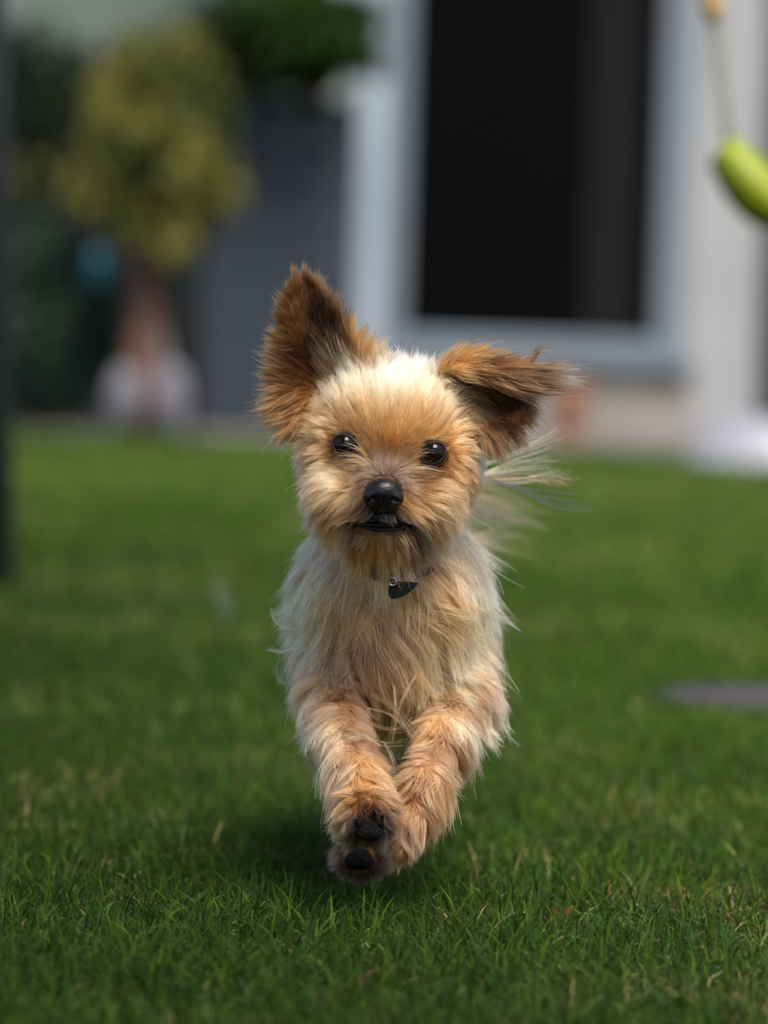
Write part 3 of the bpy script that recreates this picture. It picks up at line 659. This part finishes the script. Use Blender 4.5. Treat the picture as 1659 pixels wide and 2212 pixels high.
def rbf(tab, px, py, vals, s=34.0):
    G = np.array([[t[0], t[1]] for t in tab]); d2 = (px[:, None]-G[:, 0])**2+(py[:, None]-G[:, 1])**2
    wgt = 1/(d2+s*s*.35)**2; wgt /= wgt.sum(1)[:, None]; return wgt@vals
def pix(P):
    k = F/(3+P[:, 1]); return 829.5+P[:, 0]*k, 1106-P[:, 2]*k
def groups_of(P):
    G = np.stack([f(P) for _, f in GROUPS], 1)
    G[:, 1:4] -= .0015
    return G.argmin(1)
names = [n for n, _ in GROUPS]
def colour(P, gi):
    px, py = pix(P); out = np.zeros((len(P), 3))
    for i, nm in enumerate(names):
        k = gi == i
        if k.any(): out[k] = rbf(COLG[nm], px[k], py[k], np.array([c[2] for c in COLG[nm]]), 26)
    # back of the body and outside of the ears
    back = np.clip((P[:, 1]-.20)/.12, 0, 1)[:, None]*np.isin(gi, [4])[:, None]
    out = out*(1-back)+np.array(C8(205, 196, 188))*back
    return out
# ---- body mesh
bcol = colour(BV, groups_of(BV))*.75
dog_m = mat('dog_skin', (0, 0, 0), .8, attr=True)
# one continuous surface: keep the largest connected piece only
dog = mesh('dog', to_world(BV), BF, dog_m, smooth=True, cols=bcol)
tag(dog, 'small shaggy tan and cream terrier running forward, one ear upright and one flying', 'dog')

# ---- fur
Vt = BV; Q = BF
tr_ = np.concatenate([Q[:, [0, 1, 2]], Q[:, [0, 2, 3]]])
A_, B_, C_ = Vt[tr_[:, 0]], Vt[tr_[:, 1]], Vt[tr_[:, 2]]
area = np.linalg.norm(np.cross(B_-A_, C_-A_), axis=1)*.5
cen = (A_+B_+C_)/3
tg = groups_of(cen)
dens = np.array([2.6, 2.6, 2.4, 2.6, 1.7, 2.6, 2.6, 1.8, 1.8, .5])[tg]*np.clip(1-(cen[:, 1]-.12)/.3, .35, 1)
wgt = area*dens; NH = int(FURN*1.0)
it = RNG.choice(len(tr_), NH, p=wgt/wgt.sum())
u, v = RNG.random(NH), RNG.random(NH); f_ = u+v > 1; u[f_] = 1-u[f_]; v[f_] = 1-v[f_]
R0 = A_[it]+(B_[it]-A_[it])*u[:, None]+(C_[it]-A_[it])*v[:, None]; gi = tg[it]
px, py = pix(R0); N0 = nrm(R0)
ok = np.ones(NH, bool); head = gi == 0
NOSE = m(828, 1066, -.034)
for (a, b, y) in EYES:
    ok &= ~(head & (np.linalg.norm(R0-m(a, b, y), axis=1) < .0125) & (np.hypot(px-a+(-3 if a < 800 else 3)*-1, (py-b+4)*1.12) < 23))
ok &= ~(head & (np.linalg.norm((R0-NOSE)/np.array([1, 1.3, 1]), axis=1) < .0125))
ok &= ~(head & (cavity(R0) < .0030) & (R0[:, 1] < .01))
padc = m(795, 1790, -.044); ok &= ~((gi == 5) & (np.hypot(px-797, (py-1784)*1.0) < 23) & (R0[:, 1] < -.03))
hpc = (gi == 7) & (np.hypot(px-776, py-1852) < 30) & (N0[:, 1] < 0); ok &= ~hpc
R0, gi, px, py, N0 = R0[ok], gi[ok], px[ok], py[ok], N0[ok]; NH = len(R0)
par = np.zeros((NH, 4)); 
for i, nm in enumerate(names):
    k = gi == i
    if k.any(): par[k] = rbf(FLOW[nm], px[k], py[k], np.array([f[2:6] for f in FLOW[nm]], float), 26)
fl = np.stack([par[:, 0], np.zeros(NH), -par[:, 1]], 1)
# hair that leaves the front swings back along the body and head
fl[:, 1] += np.where(gi == 4, .35, np.where(gi == 0, .12, .1))
fl /= np.linalg.norm(fl, axis=1)[:, None]+1e-9
LEN = par[:, 2]*.001*RNG.uniform(.65, 1.25, NH)*np.where(RNG.random(NH) < .06, 1.45, 1); lift = par[:, 3]
# short fur round the eyes
for (a, b, y) in EYES:
    de = np.hypot(px-a, py-b); kk_ = head = (gi == 0)
    LEN *= np.where(kk_, np.clip((de-18)/55, .22, 1), 1)
colr = colour(R0, gi)
for gq, cx_, cy_ in ((5, 797, 1782), (7, 778, 1850)):
    de = np.hypot(px-cx_, py-cy_); t_ = np.clip((62-de)/26, 0, 1)[:, None]*((gi == gq) & (N0[:, 1] < .2))[:, None]; colr = colr*(1-t_)+np.array(C8(60, 36, 24))*t_
# patches round eyes are darker skin and lashes
for (a, b, y) in EYES:
    de = np.hypot(px-a, (py-b)*1.1); t_ = np.clip((36-de)/10, 0, 1)[:, None]*(gi == 0)[:, None]; colr = colr*(1-t_)+np.array(DKB)*.7*t_
LEN *= np.where(gi == 4, 1.2, 1); silk = (RNG.random(NH) < .13) & np.isin(gi, [0, 1, 2, 3, 4, 5, 6]); LEN = np.where(silk, LEN*1.18, LEN)
NP = 10; st_ = LEN/(NP-1)
# clumps
CLN = {0: 18, 1: 20, 2: 20, 3: 24, 4: 60, 5: 44, 6: 44, 7: 20, 8: 20, 9: 8}
ctr = np.zeros(NH, int)
for i in range(10):
    idx = np.where(gi == i)[0]
    if len(idx) < 5: ctr[idx] = idx; continue
    c_ = RNG.choice(idx, max(2, len(idx)//CLN[i]), replace=False); kd = kdtree.KDTree(len(c_))
    for j, q in enumerate(c_): kd.insert(Vector(R0[q]), int(q))
    kd.balance()
    ctr[idx] = [kd.find(Vector(p))[1] for p in R0[idx]]
# direction jitter shared by a clump and by bigger locks
cj = RNG.normal(size=(NH, 3))*np.array([.30, .2, .30])
lock = np.stack([vnoise(R0[:, 0]+R0[:, 1], R0[:, 2], .012, s)-.5 for s in (31, 32, 33)], 1)
amp = np.array([.22, .22, .25, .25, .74, .44, .44, .4, .4, .7])[gi]
fl = fl+cj[ctr]*amp[:, None]+lock*1.5*amp[:, None]+RNG.normal(size=(NH, 3))*.045
fl /= np.linalg.norm(fl, axis=1)[:, None]
P = np.zeros((NH, NP, 3)); P[:, 0] = R0-N0*.0006; p = P[:, 0].copy()
stiff = lift*RNG.uniform(.6, 1.5, NH)+silk*.12
for s in range(1, NP):
    t = s/(NP-1); n_ = nrm(p)
    thin = np.isin(gi, [1, 2, 3])
    if s == 1: nk = N0
    n_ = np.where(thin[:, None], nk, n_)
    tan = fl-n_*(fl*n_).sum(1)[:, None]*np.where(thin, .9, 1)[:, None]*(1-.55*t); tl = np.linalg.norm(tan, axis=1)[:, None]+1e-6; tan /= tl
    d = tan+n_*(stiff*(1.5-1.35*t))[:, None]
    d[:, 2] -= .10*t*np.where(gi == 4, 1.5, .5)
    # wind from the run: tips stream back and to the right on the flying ear and tail
    d[:, 0] += np.where(gi == 3, .25*t, 0); 
    d /= np.linalg.norm(d, axis=1)[:, None]
    p = p+d*st_[:, None]
    sd_ = sdf(p); pen = np.clip(.0007*(1+s)-sd_, 0, .004)*(~thin)
    p = p+nrm(p)*pen[:, None]; P[:, s] = p
# clumping towards the centre strand, waves
T = np.linspace(0, 1, NP)
cs = np.array([.6, .7, .7, .7, .86, .82, .82, .6, .6, .7])[gi]*RNG.uniform(.6, 1.1, NH)
off = (P[ctr]-R0[ctr][:, None]) ; target = R0[ctr][:, None]+off*1.0
wv = (T**1.3)[None, :, None]*cs[:, None, None]
dist_ = np.linalg.norm(R0[ctr]-R0, axis=1); wv = wv*np.clip(1.8-dist_/.007, 0, 1)[:, None, None]
ratio = np.clip(LEN/LEN[ctr], .5, 1.6)[:, None, None]
target = R0[ctr][:, None]+off*ratio
P = P*(1-wv)+target*wv
ax1 = RNG.normal(size=(NH, 3)); ax1 = ax1[ctr]*.7+RNG.normal(size=(NH, 3))*.3; ax1 -= N0*(ax1*N0).sum(1)[:, None]*.5
ph = RNG.uniform(0, 6.28, NH)[ctr]+RNG.normal(size=NH)*.5; fr = RNG.uniform(3.5, 6.5, NH)[ctr]
wa = np.array([.03, .035, .04, .04, .10, .08, .08, .05, .05, .03])[gi]*LEN
P += ax1[:, None]*(wa[:, None]*np.sin(ph[:, None]+fr[:, None]*T[None])*T[None])[:, :, None]
P += RNG.normal(size=(NH, 3))[:, None]*(LEN[:, None]*.035*T[None]**2)[:, :, None]
# final push out of the eyes
for (a, b, y) in EYES:
    ec = m(a, b, y+.002); dv = P-ec; dl = np.linalg.norm(dv, axis=2); k = dl < .0112
    P[k] = ec+dv[k]/dl[k][:, None]*.0112
# long wind-blown wisps from the tail and neck
def fur(name, P, c, rad, parent, mat_, tip=.12):
    n, k, _ = P.shape
    cu_ = bpy.data.hair_curves.new(name); cu_.add_curves([k]*n)
    w_ = to_world(P.reshape(-1, 3)).astype(np.float32); cu_.points.foreach_set('position', w_.ravel()) if hasattr(cu_.points, 'foreach_set') else None
    cu_.attributes['position'].data.foreach_set('vector', w_.ravel())
    ra = cu_.attributes.get('radius') or cu_.attributes.new('radius', 'FLOAT', 'POINT')
    tt = np.linspace(0, 1, k); ra.data.foreach_set('value', (rad[:, None]*(1-(1-tip)*tt[None]**1.8)).astype(np.float32).ravel())
    ca = cu_.attributes.new('col', 'FLOAT_COLOR', 'POINT'); q = np.ones((n, k, 4), np.float32); q[:, :, :3] = np.clip(c, 0, .98); ca.data.foreach_set('color', q.ravel())
    cu_.materials.append(mat_); cu_.update_tag()
    o = link(name, cu_, parent); return o
def hair_mat(name):
    M_ = bpy.data.materials.new(name); M_.use_nodes = True; t = M_.node_tree; N = t.nodes; L = t.links
    for n_ in list(N):
        if n_.type == 'BSDF_PRINCIPLED': N.remove(n_)
    a = N.new('ShaderNodeAttribute'); a.attribute_name = 'col'
    h = N.new('ShaderNodeBsdfHairPrincipled'); h.parametrization = 'COLOR'
    h.inputs['Roughness'].default_value = .32; h.inputs['Radial Roughness'].default_value = .55; h.inputs['Random Roughness'].default_value = .2
    h.inputs['Coat'].default_value = 0.0
    L.new(a.outputs['Color'], h.inputs['Color'])
    df = N.new('ShaderNodeBsdfDiffuse'); L.new(a.outputs['Color'], df.inputs['Color'])
    mx = N.new('ShaderNodeMixShader'); mx.inputs[0].default_value = .28
    L.new(h.outputs[0], mx.inputs[1]); L.new(df.outputs[0], mx.inputs[2]); L.new(mx.outputs[0], N['Material Output'].inputs[0])
    return M_
HM = hair_mat('fur')
tone = (RNG.uniform(.78, 1.28, NH)*RNG.uniform(.78, 1.22, NH)[ctr])[:, None]
dk = RNG.random(NH) < .06; tone[dk] *= .5; tone[silk] *= 1.22; tone[np.isin(gi, [1, 2, 3])] *= .72; colr = np.where(np.isin(gi, [4, 5, 6, 7, 8])[:, None], colr*np.array([1.04, .995, .92]), colr)
base_c = colr*tone
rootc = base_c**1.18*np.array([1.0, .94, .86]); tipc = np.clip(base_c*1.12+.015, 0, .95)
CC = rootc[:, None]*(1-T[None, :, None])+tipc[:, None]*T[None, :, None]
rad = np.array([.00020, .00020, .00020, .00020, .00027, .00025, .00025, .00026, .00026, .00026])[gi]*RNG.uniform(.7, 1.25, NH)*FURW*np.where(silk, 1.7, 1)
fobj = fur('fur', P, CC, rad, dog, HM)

# stray wisps: (px,py,Y) start -> controls
WS = []
def wisp(pts, n, spread, c, r=.00022, seed=0):
    pts = np.array([m(*q) for q in pts]); k = 14
    t = np.linspace(0, 1, k); M0 = len(pts)-1
    # Catmull-Rom
    out = []
    for x in t*M0:
        i = min(int(x), M0-1); f = x-i; p0 = pts[max(i-1, 0)]; p1 = pts[i]; p2 = pts[i+1]; p3 = pts[min(i+2, M0)]
        out.append(.5*((2*p1)+(-p0+p2)*f+(2*p0-5*p1+4*p2-p3)*f*f+(-p0+3*p1-3*p2+p3)*f**3))
    out = np.array(out)[None]+RNG.normal(size=(n, 1, 3))*spread*(.5+1.4*t[None, :, None])+RNG.normal(size=(n, 1, 3))*spread*2.2*t[None, :, None]**2; out = out[0][None]*0+out
    WS.append((out, np.array(c)[None, None]*RNG.uniform(.7, 1.2, (n, 1, 1))*np.ones((n, k, 1)), np.full(n, r)))
for q in [((1020, 1010, .12), (1100, 985, .16), (1160, 958, .18), (1205, 935, .19)), ((1030, 1030, .12), (1110, 1000, .16), (1170, 985, .18), (1195, 978, .19)),
          ((1030, 1030, .12), (1120, 1015, .16), (1180, 1012, .18), (1195, 1020, .19)), ((1040, 1040, .12), (1120, 1040, .16), (1190, 1030, .18), (1235, 1038, .19)),
          ((1020, 990, .12), (1090, 960, .14), (1140, 948, .16), (1170, 940, .16))]:
    wisp(q, 11, .0015, CRM, .00018)
wisp(((1040, 1035, .12), (1110, 1030, .16), (1190, 1042, .18), (1235, 1038, .19)), 10, .001, ORG)
for q in [((1040, 1030, .12), (1110, 1050, .16), (1180, 1065, .18), (1245, 1075, .2)), ((1050, 1030, .12), (1140, 1065, .16), (1210, 1092, .18), (1285, 1090, .2))]:
    wisp(q, 7, .0012, C8(110, 104, 104), .00017)
for q, c in [(((640, 1360, .10), (605, 1352, .10), (590, 1335, .10), (586, 1315, .10)), WHT), (((640, 1395, .1), (612, 1408, .1), (590, 1405, .1), (576, 1400, .1)), WHT),
             (((645, 1470, .12), (615, 1478, .12), (602, 1465, .12), (596, 1440, .12)), WHT)]: wisp(q, 11, .0005, c, .00014)
for q in [((798, 1006, -.012), (778, 992, -.014), (756, 987, -.015), (730, 990, -.012)), ((795, 1010, -.012), (770, 1000, -.014), (745, 997, -.014), (718, 1002, -.010)), ((792, 985, -.010), (780, 972, -.013), (768, 965, -.015), (757, 964, -.015)),
          ((888, 996, -.010), (900, 985, -.013), (910, 979, -.015), (920, 979, -.015)), ((880, 1014, -.012), (905, 1010, -.014), (930, 1013, -.013), (955, 1020, -.010))]:
    wisp(q, 16, .0011, C8(206, 164, 112), .00014)
# long loose chest strands crossing the gap between the legs
for q in [((800, 1500, .03), (850, 1530, .01), (880, 1570, .0), (905, 1600, .0)), ((790, 1530, .02), (840, 1545, .0), (880, 1580, -.005), (895, 1605, .0)), ((770, 1550, .02), (830, 1575, .0), (870, 1580, -.004), (900, 1560, .0)),
          ((780, 1560, .02), (800, 1590, .005), (830, 1605, .0), (880, 1600, .0)), ((830, 1600, .02), (850, 1640, .01), (850, 1670, .01), (845, 1690, .01)),
          ((850, 1480, .04), (855, 1530, .03), (850, 1580, .03), (845, 1620, .03)), ((900, 1460, .04), (870, 1520, .03), (860, 1570, .03), (850, 1600, .03))]:
    wisp(q, 5, .0012, C8(196, 160, 106), .00013)
for q in [((1120, 800, .02), (1150, 780, .018), (1160, 762, .016), (1168, 745, .014)), ((1110, 795, .02), (1140, 775, .02), (1165, 760, .02), (1185, 752, .02))]: wisp(q, 30, .0008, C8(120, 90, 74), .00016)
wisp(((1040, 770, .02), (1070, 768, .015), (1085, 757, .012), (1095, 748, .01)), 14, .0006, TAN, .00014)
for q in [((800, 790, .03), (815, 765, .03), (822, 745, .03), (830, 738, .03)), ((790, 795, .03), (800, 770, .03), (808, 750, .03), (806, 735, .03)), ((815, 795, .04), (824, 775, .04), (830, 760, .04), (832, 750, .04))]: wisp(q, 40, .0011, C8(236, 200, 150), .00015)
WP = np.concatenate([a for a, _, _ in WS]); WC = np.concatenate([b for _, b, _ in WS]); WR = np.concatenate([c for _, _, c in WS])
fur('fur_wisps', WP, WC, WR, dog, HM, .3)

# ---- eyes
def uvs(c, r, n=40, q=28, R=None, off=lambda a, b: 1.0):
    V = []; Fc = []
    for i in range(q+1):
        a = math.pi*i/q
        for j in range(n):
            b = 2*math.pi*j/n; f = off(a, b)
            V.append((c[0]+r[0]*f*math.sin(a)*math.cos(b), c[1]-r[1]*f*math.cos(a), c[2]+r[2]*f*math.sin(a)*math.sin(b)))
    for i in range(q):
        for j in range(n): Fc.append((i*n+j, (i+1)*n+j, (i+1)*n+(j+1) % n, i*n+(j+1) % n))
    return V, Fc
def eye_mat():
    M_ = bpy.data.materials.new('eyeball'); M_.use_nodes = True; t = M_.node_tree; N = t.nodes; L = t.links; p = N['Principled BSDF']
    a = N.new('ShaderNodeAttribute'); a.attribute_name = 'col'; L.new(a.outputs['Color'], p.inputs['Base Color'])
    p.inputs['Roughness'].default_value = .1; p.inputs['Coat Weight'].default_value = .12; p.inputs['Specular IOR Level'].default_value = .22; p.inputs['Coat Roughness'].default_value = .01; p.inputs['IOR'].default_value = 1.4
    return M_
EM = eye_mat(); lid_m = mat('eyelid', (.008, .006, .006), .6, .2, 80, spec=.3)
for (a, b, y) in EYES:
    c = m(a, b, y+.0015); V, Fc = uvs(c, (.0100,)*3); V = np.array(V)
    look = np.array([0, -1, .12]); look = look/np.linalg.norm(look); ang = np.degrees(np.arccos(np.clip(((V-c)/.0100)@look, -1, 1)))
    cc_ = np.where(ang[:, None] < 20, np.array([[.002, .002, .002]]), np.where(ang[:, None] < 43, np.array([[.012, .005, .002]]), np.where(ang[:, None] < 48, np.array([[.004, .003, .002]]), np.array([[.02, .012, .01]]))))
    o = mesh('eye', to_world(V), Fc, EM, dog, True, cc_)
    # rim: almond ring lying on the ball
    mb = MB(); ring = []
    for k in range(41):
        t = 2*math.pi*k/40; q = np.array([math.cos(t)*.0085, 0, math.sin(t)*.0074-.0012*math.cos(t)*(1 if a < 800 else -1)])
        q[1] = -math.sqrt(max(0, 0.0103**2-q[0]**2-q[2]**2)); ring.append(c+q)
    ring = to_world(np.array(ring)); mb.tube([Vector(r) for r in ring], .0008, 8, cap=False); mb.build('eyelid', lid_m, o, True)

# ---- nose: own implicit surface
def nose_sd(P):
    d = ell(P, m(828, 1062, -.036), np.array([41, 34, 30])*PX)
    d = smin(d, ell(P, m(826, 1084, -.034), np.array([27, 28, 26])*PX), .004)
    d = smin(d, ell(P, m(800, 1072, -.038), np.array([17, 22, 18])*PX), .003); d = smin(d, ell(P, m(856, 1075, -.038), np.array([17, 22, 18])*PX), .003)
    for s, x in ((-1, 806), (1, 850)):
        h_ = ell(P, m(x, 1077+(3 if s > 0 else 0), -.0475), np.array([8.5, 16, 7.5])*PX); h2 = ell(P, m(x+s*13, 1084, -.046), np.array([10, 14, 4.5])*PX)
        d = np.maximum(d, -smin(h_, h2, .002))
    g0 = ell(P, m(828, 1092, -.046), np.array([1.6, 12, 18])*PX); h = np.clip(.5-.5*(d+g0)/.001, 0, 1); d = d*(1-h)-g0*h+.001*h*(1-h)
    return d
lo = np.array([-.018, -.054, -.010]); shp = np.ceil((np.array([.018, -.020, .026])-lo)/.00055).astype(int)
lo = lo+np.array([0, 0, 0]); NVv, NF = nets(grid(lo, shp, .00055, nose_sd), lo, .00055)
nose_m = mat('nose_leather', (.007, .0065, .007), .28, .2, 300, .14, 500, spec=.38)
mesh('nose', to_world(NVv), NF, nose_m, dog, True)
# ---- mouth: black lips with a glint of small lower teeth
mb_l = MB(); up = []; lowr = []
lipm = mat('lip', (.006, .005, .005), .45, .2, 200, spec=.3)
def Y_at(px_, py_):
    ys = np.linspace(-.055, .08, 200); Pq = np.array([m(px_, py_, y) for y in ys]); s_ = sdf(Pq); k = np.where(s_ < 0)[0]; return ys[k[0]] if len(k) else .0
def liptube(pts, r):
    mb = MB(); w3 = to_world(np.array([m(a, b, Y_at(a, b+dy_)-.0002) for a, b, dy_ in pts])); mb.tube([Vector(q) for q in w3], r, 10); return mb
up = [(762, 1142, -8), (785, 1126, -10), (808, 1119, -10), (827, 1116, -10), (846, 1119, -10), (872, 1130, -10), (900, 1148, -8)]
liptube(up, [.0012, .002, .0026, .0026, .0026, .002, .0012]).build('lip', lipm, dog, True)
lw = [(786, 1138, 8), (805, 1143, 8), (827, 1145, 8), (850, 1144, 8), (874, 1144, 8)]
liptube(lw, [.0008, .0016, .002, .0016, .0008]).build('lip', lipm, dog, True)
mt = MB(); V, Fc = uvs(m(826, 1134, -.013), np.array([52, 40, 14])*PX); mesh('mouth_lining', to_world(np.array(V)), Fc, mat('mouth_dark', (.012, .007, .007), .3, .2, 80), dog, True)
# ---- collar with tag
def ring3(c, rx, ry, tilt, r, n=60):
    out = []
    for k in range(n+1):
        t = 2*math.pi*k/n; out.append(c+np.array([rx*math.cos(t), ry*math.sin(t), tilt*math.sin(t)]))
    return to_world(np.array(out))
cc_ = m(845, 1225, .105)
collar = MB(); rp = ring3(cc_, .047, .056, .014, 0)
n_ = len(rp)
for i in range(n_-1):
    a, b = rp[i], rp[i+1]; up_ = np.array([0, .25, .97])*.005
    base_ = len(collar.V)
col_m = mat('collar_leather', (.045, .014, .010), .5, .3, 60, .3, 300)
cv = []; cf = []
for i in range(n_):
    c0 = to_world(np.array([cc_]))[0]; o_ = rp[i]-c0; o_ = o_/np.linalg.norm(o_)*.0012
    for s_, e_ in ((-1, -1), (1, -1), (1, 1), (-1, 1)): cv.append(rp[i]+o_*e_+np.array([0, 0, 1])*.005*s_)
for i in range(n_-1):
    for k in range(4): cf.append((i*4+k, i*4+(k+1) % 4, (i+1)*4+(k+1) % 4, (i+1)*4+k))
collar_o = mesh('collar', np.array(cv), cf, col_m, dog)
TY = -.002
tp_ = [(838, 1275), (842, 1262), (858, 1255), (905, 1258), (902, 1264), (878, 1286), (850, 1296), (840, 1290)]
tps = smooth_poly(tp_, 1)
fr_ = np.array([m(a, b, TY) for a, b in tps]); bk_ = np.array([m(a, b, TY+.0032) for a, b in tps]); nn = len(tps)
mesh('name_tag', to_world(np.concatenate([fr_, bk_])), [list(range(nn)), list(range(nn, 2*nn))[::-1]]+[[i, nn+i, nn+(i+1) % nn, (i+1) % nn] for i in range(nn)], mat('tag_black', (.004, .005, .006), .6, .1, 40, spec=.12), collar_o)
mb = MB(); mb.tube([Vector(q) for q in to_world(np.array([m(a, b, y) for a, b, y in ((745, 1228, .060), (780, 1238, .024), (812, 1244, .009), (845, 1247, .005), (872, 1245, .014), (910, 1236, .050), (950, 1226, .075))]))], [.0036]*7, 10); mb.build('strap', mat('strap_brown', (.055, .020, .013), .55, .3, 60, .3, 300), collar_o, True)
V, Fc = [], []
mb = MB(); rq = m(848, 1256, TY-.001); mb.tube([Vector(q) for q in to_world(np.array([rq+np.array([math.cos(t*.52)*.0028, 0, math.sin(t*.52)*.0028]) for t in range(13)]))], .0006, 8, cap=False); mb.build('ring', mat('steel', (.45, .45, .47), .25, .1, 40, metal=1.0), collar_o, True)
# ---- paws: pads and claws
pad_m = mat('pad', (.006, .005, .005), .75, .3, 150, .5, 500, spec=.15)
claw_m = mat('claw', (.012, .010, .009), .3, .2, 100, spec=.6)
def pads(cx, cy, Y, s, name='paw_pad'):
    V, Fc = uvs(m(cx, cy+10*s, Y), np.array([25*s, 15*s, 22*s])*PX, 24, 16, off=lambda a, b: 1+.10*math.cos(3*b+1.57)*math.sin(a)); mesh(name, to_world(np.array(V)), Fc, pad_m, dog, True)
    for dx, dy in () if s > 1.2 else ((-22, -5), (-9, -16), (9, -16), (22, -5)):
        V, Fc = uvs(m(cx+dx*s, cy+dy*s, Y), np.array([7.5*s, 10*s, 9*s])*PX, 16, 12); mesh('toe_pad', to_world(np.array(V)), Fc, pad_m, dog, True)
pads(797, 1782, -.046, 1.12); 
pads(776, 1842, .079, 1.3)
for (x, y_, Y, dx, dy) in ((772, 1766, -.047, -2, -10), (788, 1754, -.049, 0, -12), (810, 1754, -.049, 3, -12), (826, 1765, -.047, 8, -9)):
    a = to_world(np.array([m(x, y_, Y), m(x+dx*.5, y_+dy*.3, Y-.004), m(x+dx*.8, y_+dy*-.2, Y-.008)])); mb = MB(); mb.tube([Vector(q) for q in a], [.0014, .0011, .0003], 8); mb.build('claw', claw_m, dog, True)
